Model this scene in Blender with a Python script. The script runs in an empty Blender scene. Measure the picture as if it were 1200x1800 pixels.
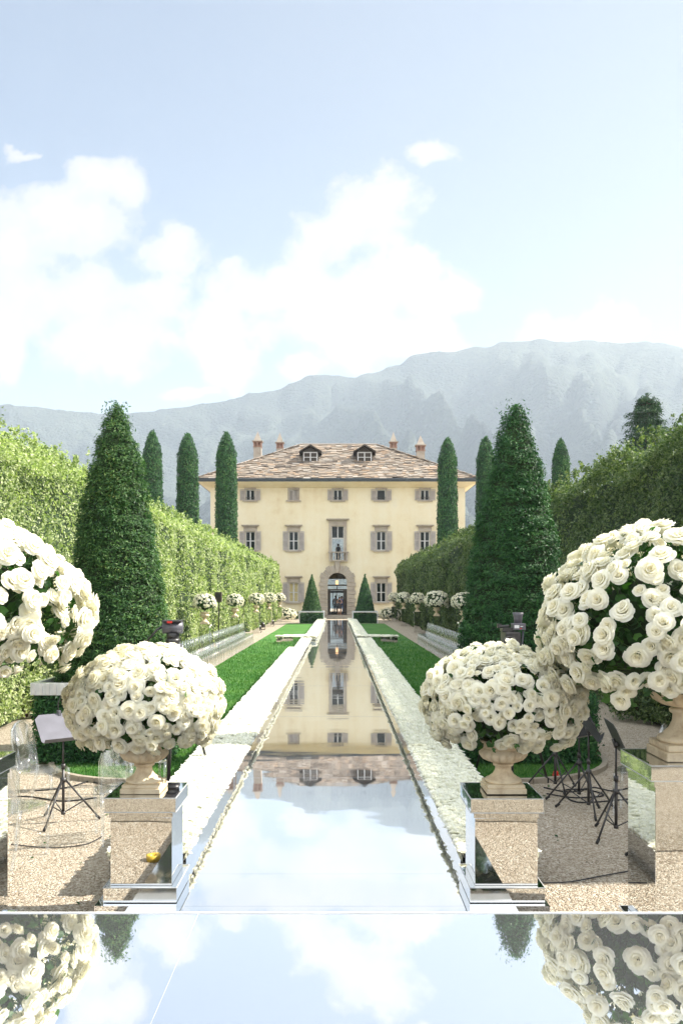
import bpy, math, random
import numpy as np
from mathutils import Vector, Matrix, noise as mnoise
R = math.radians
rng = np.random.default_rng(7)
random.seed(7)
EYE = 2.25; F = 1500.0; VX = 592.0; VY = 1044.0
sc = bpy.context.scene
col = sc.collection
def PX(px, d): return (px - VX) / F * d
def PZ(py, d): return EYE - (py - VY) / F * d

# ------------------------------------------------------------------ object helpers
def tag(o, label=None, cat=None, group=None, kind=None):
    if label: o['label'] = label
    if cat: o['category'] = cat
    if group: o['group'] = group
    if kind: o['kind'] = kind
    return o
def empty(name, loc=(0, 0, 0), rz=0.0):
    o = bpy.data.objects.new(name, None); col.objects.link(o)
    o.location = loc; o.rotation_euler = (0, 0, rz); o.empty_display_size = .1
    return o
def link(name, me, parent=None, loc=None):
    o = bpy.data.objects.new(name, me); col.objects.link(o)
    if parent: o.parent = parent
    if loc is not None: o.location = loc
    return o
def copy_tree(o, parent=None):
    c = o.copy(); col.objects.link(c); c.parent = parent
    for ch in list(o.children): copy_tree(ch, c)
    return c

class MB:
    def __init__(s): s.v = []; s.f = []
    def add(s, V, Fs):
        n = len(s.v); s.v += [tuple(p) for p in V]; s.f += [tuple(i + n for i in f) for f in Fs]; return s
    def box(s, x0, x1, y0, y1, z0, z1):
        V = [(x, y, z) for z in (z0, z1) for y in (y0, y1) for x in (x0, x1)]
        return s.add(V, [(0, 2, 3, 1), (4, 5, 7, 6), (0, 1, 5, 4), (2, 6, 7, 3), (0, 4, 6, 2), (1, 3, 7, 5)])
    def cbox(s, c, d): return s.box(c[0]-d[0]/2, c[0]+d[0]/2, c[1]-d[1]/2, c[1]+d[1]/2, c[2]-d[2]/2, c[2]+d[2]/2)
    def obox(s, c, d, M):
        n = len(s.v); s.cbox((0, 0, 0), d)
        for i in range(n, len(s.v)): s.v[i] = tuple(M @ Vector(s.v[i]) + Vector(c))
        return s
    def quad(s, a, b, c, d): return s.add([a, b, c, d], [(0, 1, 2, 3)])
    def tube(s, pts, rs, n=8, cap=True, flat=1.0):
        pts = [Vector(p) for p in pts]
        if not isinstance(rs, (list, tuple)): rs = [rs] * len(pts)
        base = len(s.v); k = len(pts); prev = None
        for i, p in enumerate(pts):
            t = (pts[min(i+1, k-1)] - pts[max(i-1, 0)]).normalized()
            up = prev if prev is not None else (Vector((0, 0, 1)) if abs(t.z) < .9 else Vector((0, 1, 0)))
            a = t.cross(up).normalized(); b = a.cross(t).normalized(); prev = b
            for j in range(n):
                th = 2 * math.pi * j / n
                s.v.append(tuple(p + a * math.cos(th) * rs[i] + b * math.sin(th) * rs[i] * flat))
        for i in range(k - 1):
            for j in range(n):
                s.f.append((base+i*n+j, base+i*n+(j+1) % n, base+(i+1)*n+(j+1) % n, base+(i+1)*n+j))
        if cap:
            s.f.append(tuple(base+j for j in range(n))[::-1]); s.f.append(tuple(base+(k-1)*n+j for j in range(n)))
        return s
    def lathe(s, prof, n=24, c=(0, 0, 0), rib=None, cap=True):
        base = len(s.v); k = len(prof)
        for i, (r, z) in enumerate(prof):
            for j in range(n):
                th = 2 * math.pi * j / n
                rr = r * (1 + (rib(th, i) if rib else 0))
                s.v.append((c[0] + rr*math.cos(th), c[1] + rr*math.sin(th), c[2] + z))
        for i in range(k-1):
            for j in range(n):
                s.f.append((base+i*n+j, base+i*n+(j+1) % n, base+(i+1)*n+(j+1) % n, base+(i+1)*n+j))
        if cap:
            s.f.append(tuple(base+j for j in range(n))[::-1]); s.f.append(tuple(base+(k-1)*n+j for j in range(n)))
        return s
    def build(s, name, mat, parent=None, smooth=False, bevel=0, loc=None):
        me = bpy.data.meshes.new(name); me.from_pydata(s.v, [], s.f)
        if mat: me.materials.append(mat)
        if smooth:
            me.polygons.foreach_set('use_smooth', [True]*len(me.polygons))
        me.update()
        o = link(name, me, parent, loc)
        if bevel:
            b = o.modifiers.new('bevel', 'BEVEL'); b.width = bevel; b.segments = 2; b.limit_method = 'ANGLE'
        return o

def np_mesh(name, V, Fa, mat, parent=None, smooth=False):
    me = bpy.data.meshes.new(name); V = np.ascontiguousarray(V, dtype=np.float32); Fa = np.ascontiguousarray(Fa, dtype=np.int32)
    k = Fa.shape[1]
    me.vertices.add(len(V)); me.vertices.foreach_set('co', V.ravel())
    me.loops.add(Fa.size); me.loops.foreach_set('vertex_index', Fa.ravel())
    me.polygons.add(len(Fa)); me.polygons.foreach_set('loop_start', np.arange(0, Fa.size, k, dtype=np.int32))
    try: me.polygons.foreach_set('loop_total', np.full(len(Fa), k, dtype=np.int32))
    except Exception: pass
    if mat: me.materials.append(mat)
    me.update(calc_edges=True)
    me.polygons.foreach_set('use_smooth', np.full(len(Fa), smooth))
    me.validate()
    if name is None: return me
    return link(name, me, parent)
def scatter(T, TF, P, Mx):
    """replicate template verts T (n,3), faces TF (m,k) at P (N,3) with matrices Mx (N,3,3)"""
    V = np.einsum('nij,kj->nki', Mx, T) + P[:, None, :]
    n = len(T); Fa = (TF[None] + (np.arange(len(P)) * n)[:, None, None]).reshape(-1, TF.shape[1])
    return V.reshape(-1, 3), Fa
def frames(N, spin=None, r=rng):
    """orthonormal frames with z axis = N (n,3)"""
    N = N / np.linalg.norm(N, axis=1, keepdims=True)
    a = np.where(np.abs(N[:, 2:3]) < .95, np.array([[0, 0, 1.]]), np.array([[0, 1., 0]]))
    X = np.cross(a, N); X /= np.linalg.norm(X, axis=1, keepdims=True); Y = np.cross(N, X)
    if spin is None: spin = r.uniform(0, 2*np.pi, len(N))
    c, s_ = np.cos(spin)[:, None], np.sin(spin)[:, None]
    return np.stack([X*c + Y*s_, -X*s_ + Y*c, N], axis=2)
def hash3(i):
    i = i.astype(np.int64)
    h = (i[..., 0]*374761393 + i[..., 1]*668265263 + i[..., 2]*2147483647) & 0xffffffff
    h = ((h ^ (h >> 13)) * 1274126177) & 0xffffffff
    return ((h ^ (h >> 16)) & 0xffff) / 65535.0
def vnoise(P):
    P = np.asarray(P, float); i = np.floor(P); f = P - i; f = f*f*(3-2*f); out = 0
    for dx in (0, 1):
        for dy in (0, 1):
            for dz in (0, 1):
                w = (f[..., 0] if dx else 1-f[..., 0])*(f[..., 1] if dy else 1-f[..., 1])*(f[..., 2] if dz else 1-f[..., 2])
                out = out + w*hash3(i + np.array([dx, dy, dz]))
    return out
def fbm(P, o=4):
    a, t, s_ = .5, 0, 0
    for k in range(o): t = t + a*vnoise(P * 2**k + k*17.3); s_ += a; a *= .5
    return t/s_

# ------------------------------------------------------------------ materials
def newmat(name):
    m = bpy.data.materials.new(name); m.use_nodes = True; nt = m.node_tree; nt.nodes.clear()
    out = nt.nodes.new('ShaderNodeOutputMaterial'); return m, nt, out
class NT:
    def __init__(s, nt): s.nt = nt
    def n(s, t, **kw):
        nd = s.nt.nodes.new(t)
        for k, v in kw.items():
            if k.startswith('_'): setattr(nd, k[1:], v)
            else:
                key = k.replace('__', ' ')
                try: key = int(key[1:]) if key[0] == 'i' and key[1:].isdigit() else key
                except Exception: pass
                if hasattr(v, 'is_output') or isinstance(v, bpy.types.NodeSocket): s.nt.links.new(v, nd.inputs[key])
                else: nd.inputs[key].default_value = v
        return nd
    def l(s, a, b): s.nt.links.new(a, b)
    def math(s, op, a, b=0.0, c=None, clamp=False):
        nd = s.nt.nodes.new('ShaderNodeMath'); nd.operation = op; nd.use_clamp = clamp
        for i, v in enumerate((a, b) if c is None else (a, b, c)):
            if isinstance(v, bpy.types.NodeSocket): s.nt.links.new(v, nd.inputs[i])
            else: nd.inputs[i].default_value = v
        return nd.outputs[0]
    def ramp(s, fac, stops, interp='LINEAR'):
        nd = s.nt.nodes.new('ShaderNodeValToRGB'); e = nd.color_ramp.elements; nd.color_ramp.interpolation = interp
        while len(e) < len(stops): e.new(.5)
        for i, (p, c) in enumerate(stops): e[i].position = p; e[i].color = tuple(c) + (1,) if len(c) == 3 else c
        s.nt.links.new(fac, nd.inputs[0]); return nd.outputs[0]
    def mix(s, f, a, b):
        nd = s.nt.nodes.new('ShaderNodeMix'); nd.data_type = 'RGBA'
        for i, v in ((0, f), (6, a), (7, b)):
            if isinstance(v, bpy.types.NodeSocket): s.nt.links.new(v, nd.inputs[i])
            else: nd.inputs[i].default_value = (tuple(v) + (1,)) if isinstance(v, tuple) and len(v) == 3 else v
        return nd.outputs[2]
def C4(c): return tuple(c) + (1,)
def simple(name, c, rough=.6, metal=0, spec=.5, nscale=8, nvar=.12, bump=0, bscale=60):
    m, nt, out = newmat(name); g = NT(nt)
    tc = g.n('ShaderNodeTexCoord').outputs['Object']
    nz = g.n('ShaderNodeTexNoise', Vector=tc, Scale=nscale, Detail=6.0).outputs[0]
    lo = tuple(x*(1-nvar*1.5) for x in c); hi = tuple(min(1, x*(1+nvar)) for x in c)
    cc = g.ramp(nz, [(.3, lo), (.7, hi)])
    b = g.n('ShaderNodeBsdfPrincipled', Base__Color=cc, Roughness=rough, Metallic=metal)
    b.inputs['Specular IOR Level'].default_value = spec
    if bump:
        n2 = g.n('ShaderNodeTexNoise', Vector=tc, Scale=bscale, Detail=6.0).outputs[0]
        bp = g.n('ShaderNodeBump', Height=n2, Strength=bump, Distance=.02); g.l(bp.outputs[0], b.inputs['Normal'])
    g.l(b.outputs[0], out.inputs[0]); return m
def leafmat(name, stops, trans=.3, rough=.5, big=1.2, tint=(.9, 1.2, .4), spec=.35):
    """per-leaf colour variation (random per island) and larger patches"""
    m, nt, out = newmat(name); g = NT(nt)
    ri = g.n('ShaderNodeNewGeometry').outputs['Random Per Island']
    tc = g.n('ShaderNodeTexCoord').outputs['Object']
    nz = g.n('ShaderNodeTexNoise', Vector=tc, Scale=big, Detail=3.0).outputs[0]
    f = g.math('ADD', g.math('MULTIPLY', ri, .72), g.math('MULTIPLY', g.math('SUBTRACT', nz, .5), .7), clamp=True)
    cc = g.ramp(f, stops)
    b = g.n('ShaderNodeBsdfPrincipled', Base__Color=cc, Roughness=rough); b.inputs['Specular IOR Level'].default_value = spec
    tcol = g.n('ShaderNodeMix', _data_type='RGBA', _blend_type='MULTIPLY'); tcol.inputs[0].default_value = 1
    g.l(cc, tcol.inputs[6]); tcol.inputs[7].default_value = C4(tint)
    t = g.n('ShaderNodeBsdfTranslucent', Color=tcol.outputs[2])
    mx = g.n('ShaderNodeMixShader', Fac=trans); g.l(b.outputs[0], mx.inputs[1]); g.l(t.outputs[0], mx.inputs[2])
    g.l(mx.outputs[0], out.inputs[0]); return m
def mirrormat(name, c=(.88, .89, .9), rough=.015, wave=.0, wscale=(1, 1, 1), dirt=.0, ws=1.0, milk=0):
    m, nt, out = newmat(name); g = NT(nt)
    tc = g.n('ShaderNodeTexCoord').outputs['Object']
    mp = g.n('ShaderNodeMapping', Vector=tc, Scale=wscale).outputs[0]
    b = g.n('ShaderNodeBsdfPrincipled', Base__Color=C4(c), Roughness=rough, Metallic=1.0)
    if dirt:
        n1 = g.n('ShaderNodeTexNoise', Vector=tc, Scale=2.2, Detail=8.0, Roughness=.65).outputs[0]
        g.l(g.ramp(n1, [(.45, (rough,)*3), (.75, (rough+dirt,)*3)]), b.inputs['Roughness'])
    if wave:
        n2 = g.n('ShaderNodeTexNoise', Vector=mp, Scale=ws, Detail=1.5).outputs[0]
        bp = g.n('ShaderNodeBump', Height=n2, Strength=1.0, Distance=wave); g.l(bp.outputs[0], b.inputs['Normal'])
    if milk:   # milky plastic film over the mirror
        df = g.n('ShaderNodeBsdfDiffuse', Color=C4((.80, .82, .85))); mx = g.n('ShaderNodeMixShader', Fac=milk)
        g.l(b.outputs[0], mx.inputs[1]); g.l(df.outputs[0], mx.inputs[2]); g.l(mx.outputs[0], out.inputs[0]); return m
    g.l(b.outputs[0], out.inputs[0]); return m

M = {}
# rose petals
def petalmat(name, c0, c1, trans=.28):
    m, nt, out = newmat(name); g = NT(nt)
    tc = g.n('ShaderNodeTexCoord').outputs['Object']
    oi = g.n('ShaderNodeObjectInfo').outputs['Random']
    ri = g.n('ShaderNodeNewGeometry').outputs['Random Per Island']
    # inner petals (near the axis of the rose) are creamier: the attribute is stored on the mesh
    at = g.n('ShaderNodeAttribute', _attribute_name='heart').outputs['Fac']
    f = g.math('ADD', g.math('MULTIPLY', at, .85), g.math('MULTIPLY', g.math('SUBTRACT', oi, .5), .25), clamp=True)
    cc = g.mix(f, c0, c1)
    b = g.n('ShaderNodeBsdfPrincipled', Base__Color=cc, Roughness=.55); b.inputs['Specular IOR Level'].default_value = .25
    t = g.n('ShaderNodeBsdfTranslucent', Color=C4((.97, .95, .78)))
    mx = g.n('ShaderNodeMixShader', Fac=trans); g.l(b.outputs[0], mx.inputs[1]); g.l(t.outputs[0], mx.inputs[2])
    g.l(mx.outputs[0], out.inputs[0]); return m
M['petal'] = petalmat('rose_petal', (.95, .945, .86), (.94, .87, .68), .44)
M['carpet_petal'] = petalmat('carpet_petal', (.92, .94, .90), (.90, .91, .83), .38)
M['rose_leaf'] = leafmat('rose_leaf', [(0, (.015, .05, .014)), (.5, (.035, .11, .022)), (1, (.10, .22, .04))], .3)
M['stem'] = simple('stem', (.06, .14, .03), .5)
M['hedge_lit'] = leafmat('hedge_leaf_lit', [(0, (.07, .12, .035)), (.26, (.26, .34, .13)), (.6, (.54, .59, .33)), (1, (.76, .77, .58))], .4, .45, .8, (1.05, 1.25, .5))  # leaf colour lightened for the sunlit left side
M['hedge_shaded'] = leafmat('hedge_leaf_shaded', [(0, (.035, .075, .022)), (.45, (.12, .18, .075)), (.85, (.29, .345, .17)), (1, (.62, .62, .42))], .4, .45, .8, (1.1, 1.2, .5))  # darker copy of the hedge leaf, right side's shade put into the colour
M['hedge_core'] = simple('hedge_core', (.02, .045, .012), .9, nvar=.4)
M['yew'] = leafmat('yew_leaf', [(0, (.006, .045, .016)), (.45, (.032, .12, .032)), (.85, (.085, .21, .055)), (.955, (.16, .27, .06)), (.975, (.30, .10, .02)), (1, (.42, .12, .03))], .22, .5, 1.6)
M['yew_tip'] = leafmat('yew_leaf_rusty', [(0, (.01, .05, .014)), (.35, (.045, .13, .032)), (.7, (.11, .21, .055)), (.83, (.19, .22, .05)), (.92, (.25, .15, .04)), (1, (.42, .16, .04))], .22, .5, 1.3)
M['cypress'] = leafmat('cypress_leaf', [(0, (.006, .04, .015)), (.5, (.04, .145, .04)), (1, (.19, .32, .09))], .2, .6, 1.0)
M['conifer'] = leafmat('fir_needles', [(0, (.01, .04, .02)), (.5, (.03, .09, .035)), (1, (.09, .16, .05))], .15, .6, 1.0)
M['bark'] = simple('bark', (.09, .06, .04), .9, bump=.6, bscale=20)
# gravel
def gravelmat():
    m, nt, out = newmat('gravel'); g = NT(nt)
    tc = g.n('ShaderNodeTexCoord').outputs['Object']
    vo = g.n('ShaderNodeTexVoronoi', Vector=tc, Scale=95.0)
    vo2 = g.n('ShaderNodeTexVoronoi', Vector=tc, Scale=46.0)
    nb = g.n('ShaderNodeTexNoise', Vector=tc, Scale=.9, Detail=5.0).outputs[0]
    sep = g.n('ShaderNodeSeparateColor', Color=vo.outputs['Color']).outputs[0]
    sep2 = g.n('ShaderNodeSeparateColor', Color=vo2.outputs['Color']).outputs[1]
    f = g.math('ADD', g.math('MULTIPLY', sep, .6), g.math('MULTIPLY', sep2, .4))
    c = g.ramp(f, [(0, (.075, .055, .035)), (.2, (.24, .185, .125)), (.5, (.44, .37, .28)), (.75, (.59, .53, .43)), (1, (.78, .74, .67))])
    c = g.mix(g.math('MULTIPLY', g.math('SUBTRACT', nb, .35, clamp=True), .9, clamp=True), c, (.36, .29, .21))
    b = g.n('ShaderNodeBsdfPrincipled', Base__Color=c, Roughness=.85)
    h = g.math('ADD', vo.outputs['Distance'], g.math('MULTIPLY', vo2.outputs['Distance'], 1.4))
    bp = g.n('ShaderNodeBump', Height=h, Strength=.9, Distance=.014, _invert=True); g.l(bp.outputs[0], b.inputs['Normal'])
    g.l(b.outputs[0], out.inputs[0]); return m
M['gravel'] = gravelmat()
def grassmat():
    m, nt, out = newmat('lawn'); g = NT(nt)
    tc = g.n('ShaderNodeTexCoord').outputs['Object']
    n1 = g.n('ShaderNodeTexNoise', Vector=tc, Scale=45.0, Detail=6.0, Roughness=.7).outputs[0]
    n2 = g.n('ShaderNodeTexNoise', Vector=tc, Scale=.8, Detail=5.0).outputs[0]
    f = g.math('ADD', g.math('MULTIPLY', n1, .7), g.math('MULTIPLY', n2, .3))
    c = g.ramp(f, [(.3, (.012, .08, .014)), (.5, (.06, .19, .034)), (.7, (.21, .34, .085))])
    b = g.n('ShaderNodeBsdfPrincipled', Base__Color=c, Roughness=.75); b.inputs['Specular IOR Level'].default_value = .2
    bp = g.n('ShaderNodeBump', Height=n1, Strength=1.0, Distance=.04); g.l(bp.outputs[0], b.inputs['Normal'])
    g.l(b.outputs[0], out.inputs[0]); return m
M['lawn'] = grassmat()
M['blade'] = leafmat('grass_blade', [(0, (.02, .12, .016)), (.5, (.09, .23, .045)), (1, (.26, .38, .12))], .3, .5, .8)
M['floor_mirror'] = mirrormat('floor_mirror', (.86, .875, .90), .02, .0026, (.9, 2.6, 1), .03, .55, .025)
M['stage_mirror'] = mirrormat('stage_mirror', (.885, .90, .92), .012, .0007, (1, 1.2, 1), .012, .8, .045)
M['clad_mirror'] = mirrormat('clad_mirror', (.76, .765, .755), .02, .0011, (1, 1, 1), .03, 2.5)
M['acrylic_edge'] = simple('acrylic_edge', (.58, .60, .60), .15)
M['white_trim'] = simple('white_trim', (.78, .79, .8), .35)
M['seam'] = simple('panel_joint', (.42, .44, .47), .5)
def acrylic():
    m, nt, out = newmat('clear_acrylic'); g = NT(nt)
    lw = g.n('ShaderNodeLayerWeight', Blend=.35).outputs['Facing']
    f = g.ramp(lw, [(0, (.13,)*3), (.5, (.28,)*3), (.85, (.65,)*3), (1, (.92,)*3)])
    t = g.n('ShaderNodeBsdfTransparent', Color=C4((.955, .97, .965)))
    gl = g.n('ShaderNodeBsdfGlossy', Color=C4((.95, .95, .97)), Roughness=.05)
    mx = g.n('ShaderNodeMixShader', Fac=f); g.l(t.outputs[0], mx.inputs[1]); g.l(gl.outputs[0], mx.inputs[2])
    g.l(mx.outputs[0], out.inputs[0]); return m
M['acrylic'] = acrylic()
def stonemat(name, base, dark, scale=6, grime=.5):
    m, nt, out = newmat(name); g = NT(nt)
    tc = g.n('ShaderNodeTexCoord').outputs['Object']
    n1 = g.n('ShaderNodeTexNoise', Vector=tc, Scale=scale, Detail=8.0, Roughness=.65).outputs[0]
    n2 = g.n('ShaderNodeTexNoise', Vector=tc, Scale=scale*12, Detail=4.0).outputs[0]
    c = g.ramp(n1, [(.3, dark), (.3 + .4*grime, base), (.9, tuple(min(1, x*1.12) for x in base))])
    b = g.n('ShaderNodeBsdfPrincipled', Base__Color=c, Roughness=.75)
    bp = g.n('ShaderNodeBump', Height=n2, Strength=.35, Distance=.01); g.l(bp.outputs[0], b.inputs['Normal'])
    g.l(b.outputs[0], out.inputs[0]); return m
M['urn'] = stonemat('urn_stone', (.76, .64, .45), (.50, .37, .22), 7)
M['stone'] = stonemat('grey_stone', (.40, .35, .29), (.27, .22, .18), 1.2)
M['kerb'] = stonemat('kerb_stone', (.32, .28, .22), (.16, .13, .1), 4)
def plaster():
    m, nt, out = newmat('yellow_plaster'); g = NT(nt)
    tc = g.n('ShaderNodeTexCoord').outputs['Object']
    n1 = g.n('ShaderNodeTexNoise', Vector=tc, Scale=.25, Detail=7.0, Roughness=.6).outputs[0]
    n2 = g.n('ShaderNodeTexNoise', Vector=tc, Scale=1.4, Detail=8.0, Roughness=.7).outputs[0]
    mp = g.n('ShaderNodeMapping', Vector=tc, Scale=(1.6, 1.6, .12)).outputs[0]
    n3 = g.n('ShaderNodeTexNoise', Vector=mp, Scale=1.0, Detail=5.0).outputs[0]
    f = g.math('ADD', g.math('ADD', g.math('MULTIPLY', n1, .5), g.math('MULTIPLY', n2, .3)), g.math('MULTIPLY', n3, .2))
    c = g.ramp(f, [(.36, (.66, .54, .34)), (.47, (.75, .66, .46)), (.58, (.78, .71, .53)), (.7, (.71, .65, .52))])
    b = g.n('ShaderNodeBsdfPrincipled', Base__Color=c, Roughness=.85)
    bp = g.n('ShaderNodeBump', Height=n2, Strength=.2, Distance=.02); g.l(bp.outputs[0], b.inputs['Normal'])
    g.l(b.outputs[0], out.inputs[0]); return m
M['plaster'] = plaster()
def slabs():
    m, nt, out = newmat('roof_slab'); g = NT(nt)
    ri = g.n('ShaderNodeNewGeometry').outputs['Random Per Island']
    tc = g.n('ShaderNodeTexCoord').outputs['Object']
    n1 = g.n('ShaderNodeTexNoise', Vector=tc, Scale=.35, Detail=5.0).outputs[0]
    n2 = g.n('ShaderNodeTexNoise', Vector=tc, Scale=6.0, Detail=5.0).outputs[0]
    f = g.math('ADD', g.math('MULTIPLY', ri, .75), g.math('MULTIPLY', n1, .25))
    c = g.ramp(f, [(.1, (.055, .045, .04)), (.25, (.15, .115, .085)), (.42, (.23, .185, .14)), (.6, (.28, .25, .215)), (.76, (.30, .20, .12)), (.86, (.34, .315, .28)), (1, (.19, .14, .10))])
    c = g.mix(g.math('MULTIPLY', n2, .35), c, (.22, .19, .16))
    b = g.n('ShaderNodeBsdfPrincipled', Base__Color=c, Roughness=.8)
    g.l(b.outputs[0], out.inputs[0]); return m
M['slab'] = slabs()
M['shutter'] = simple('shutter_paint', (.44, .40, .37), .6, nscale=3)
M['sash'] = simple('sash_paint', (.60, .60, .60), .5)
M['blind'] = simple('blind', (.55, .47, .25), .8)
M['gutter'] = simple('gutter', (.055, .07, .085), .5)
M['brick'] = simple('terracotta', (.34, .22, .17), .8)
M['dark_wood'] = simple('dark_wood', (.045, .034, .024), .7)
M['dark'] = simple('dark_interior', (.03, .028, .025), .9)
M['room'] = simple('hall_wall', (.20, .17, .12), .9)
def panemat():
    m, nt, out = newmat('window_glass'); g = NT(nt)
    b = g.n('ShaderNodeBsdfPrincipled', Base__Color=C4((.008, .014, .012)), Roughness=.06); b.inputs['Specular IOR Level'].default_value = .28
    g.l(b.outputs[0], out.inputs[0]); return m
M['pane'] = panemat()
M['black_metal'] = simple('black_metal', (.028, .026, .026), .38, spec=.6)
M['rubber'] = simple('rubber', (.02, .02, .02), .8)
M['grey_desk'] = simple('desk_enamel', (.12, .12, .145), .45)
M['dark_desk'] = simple('desk_enamel_black', (.04, .04, .042), .35)
M['red'] = simple('red_plastic', (.6, .03, .02), .4)
M['grey_plastic'] = simple('grey_plastic', (.10, .10, .12), .4)
M['bronze'] = simple('bronze_metal', (.12, .09, .05), .35, metal=.6)
M['pink'] = simple('pink_label', (.55, .28, .30), .4)
M['lens'] = simple('lens_glass', (.03, .04, .03), .05)
M['yellow'] = simple('yellow_tape', (.70, .48, .06), .4)
M['cable'] = simple('cable_rubber', (.015, .015, .018), .5)
M['skin'] = simple('skin', (.50, .27, .17), .5)
M['hair'] = simple('dark_hair', (.03, .017, .01), .5)
M['dress_black'] = simple('black_cloth', (.016, .016, .02), .8)
M['dress_blue'] = simple('blue_cloth', (.10, .14, .28), .8)
M['shirt'] = simple('white_cloth', (.6, .6, .62), .8)

# ------------------------------------------------------------------ camera, sun, world
cam = bpy.data.cameras.new('camera'); co = bpy.data.objects.new('camera', cam); col.objects.link(co)
co.location = (0, 0, EYE); co.rotation_euler = (R(90), 0, 0)
cam.sensor_width = 36; cam.lens = F / 1800 * 36; cam.shift_y = (VY - 900) / 1800; cam.shift_x = (600 - VX) / 1800
cam.clip_start = .05; cam.clip_end = 30000
sc.camera = co
EL, AZ = 41.0, 9.0      # sun elevation; angle from +x towards +y
sd = Vector((math.cos(R(EL))*math.cos(R(AZ)), math.cos(R(EL))*math.sin(R(AZ)), math.sin(R(EL))))
sl = bpy.data.lights.new('sun', 'SUN'); sl.energy = 5.0; sl.angle = R(.6); sl.color = (1, .93, .82)
so = bpy.data.objects.new('sun', sl); col.objects.link(so); so.rotation_euler = sd.to_track_quat('Z', 'Y').to_euler(); so.location = (60, 10, 60)

w = bpy.data.worlds.new('World'); sc.world = w; w.use_nodes = True; nt = w.node_tree; nt.nodes.clear(); g = NT(nt)
wout = nt.nodes.new('ShaderNodeOutputWorld')
sky = g.n('ShaderNodeTexSky', _sky_type='NISHITA'); sky.sun_disc = False; sky.sun_elevation = R(EL)
sky.sun_rotation = R(90 - AZ); sky.air_density = 1.0; sky.dust_density = 1.5; sky.ozone_density = 1.0; sky.altitude = 200
tc = g.n('ShaderNodeTexCoord').outputs['Generated']
sx = g.n('ShaderNodeSeparateXYZ', Vector=tc)
ypos = g.math('MAXIMUM', sx.outputs[1], .05)
u = g.math('DIVIDE', sx.outputs[0], ypos); v = g.math('DIVIDE', sx.outputs[2], ypos)
uv = g.n('ShaderNodeCombineXYZ', X=u, Y=v, Z=0.0).outputs[0]
n1 = g.n('ShaderNodeTexNoise', Vector=uv, Scale=8.0, Detail=9.0, Roughness=.62)
n1.inputs['Distortion'].default_value = .3
n1v = g.n('ShaderNodeVectorMath', _operation='SUBTRACT', i0=n1.outputs['Color'], i1=(.5, .5, .5)).outputs[0]
wob = g.n('ShaderNodeVectorMath', _operation='SCALE', i0=n1v); wob.inputs['Scale'].default_value = .10
uvw = g.n('ShaderNodeVectorMath', _operation='ADD', i0=uv, i1=wob.outputs[0]).outputs[0]
BL = [(190, 315, 90, 55), (110, 390, 150, 75), (20, 455, 110, 90), (310, 430, 68, 42), (130, 500, 130, 70), (195, 590, 120, 80),
      (280, 520, 70, 60), (650, 385, 85, 72), (560, 430, 80, 55), (520, 500, 150, 65), (690, 500, 110, 70), (800, 505, 50, 45), (600, 575, 180, 70), (395, 610, 62, 62),
      (430, 480, 50, 40), (765, 262, 46, 26), (735, 455, 40, 30), (540, 650, 50, 22), (330, 692, 50, 13), (940, 570, 42, 50), (1055, 585, 90, 42), (720, 600, 90, 40),
      (40, 262, 40, 16), (5, 600, 40, 60)]
best = None
for (cx, cy, rx, ry) in BL:
    d_ = g.n('ShaderNodeVectorMath', _operation='SUBTRACT', i0=uvw, i1=((cx-VX)/F, (VY-cy)/F, 0)).outputs[0]
    d_ = g.n('ShaderNodeVectorMath', _operation='MULTIPLY', i0=d_, i1=(F/rx, F/ry, 0)).outputs[0]
    ln = g.n('ShaderNodeVectorMath', _operation='LENGTH', i0=d_).outputs['Value']
    best = ln if best is None else g.math('SMOOTH_MIN', best, ln, .35)
n2 = g.n('ShaderNodeTexNoise', Vector=uv, Scale=11.0, Detail=12.0, Roughness=.62).outputs[0]
fld = g.math('ADD', g.math('SUBTRACT', 1.12, best), g.math('MULTIPLY', g.math('SUBTRACT', n2, .5), 3.0))
maskf = g.ramp(fld, [(.0, (0,)*3), (.11, (.25,)*3), (.42, (.76,)*3), (1, (.97,)*3)], 'EASE')
# behind the camera: unseen scattered cumulus mask, not wired in
nb = g.n('ShaderNodeTexNoise', Vector=tc, Scale=2.4, Detail=9.0, Roughness=.6).outputs[0]
maskb = g.ramp(nb, [(.5, (0,)*3), (.62, (.9,)*3)])
front = g.math('GREATER_THAN', sx.outputs[1], .25)
mask = maskf
# thin veil of high haze, stronger to the right (towards the sun)
n3 = g.n('ShaderNodeTexNoise', Vector=uv, Scale=1.3, Detail=4.0).outputs[0]
veil = g.math('ADD', g.math('MULTIPLY', g.math('ADD', sx.outputs[0], .38, clamp=True), .62), g.math('MULTIPLY', g.math('SUBTRACT', n3, .45), .5), clamp=True)
b1 = g.n('ShaderNodeBackground', Color=sky.outputs[0], Strength=.064)
shade = g.ramp(n2, [(.32, (.86, .83, .83)), (.58, (1.0, .93, .85))])
b2 = g.n('ShaderNodeBackground', Color=shade, Strength=.325)
b3 = g.n('ShaderNodeBackground', Color=C4((.90, .965, 1.0)), Strength=.21)
mv = g.n('ShaderNodeMixShader', Fac=g.math('ADD', g.math('MULTIPLY', veil, .85), .12)); g.l(b1.outputs[0], mv.inputs[1]); g.l(b3.outputs[0], mv.inputs[2])
ms = g.n('ShaderNodeMixShader', Fac=g.math('MULTIPLY', mask, .96)); g.l(mv.outputs[0], ms.inputs[1]); g.l(b2.outputs[0], ms.inputs[2])
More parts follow.
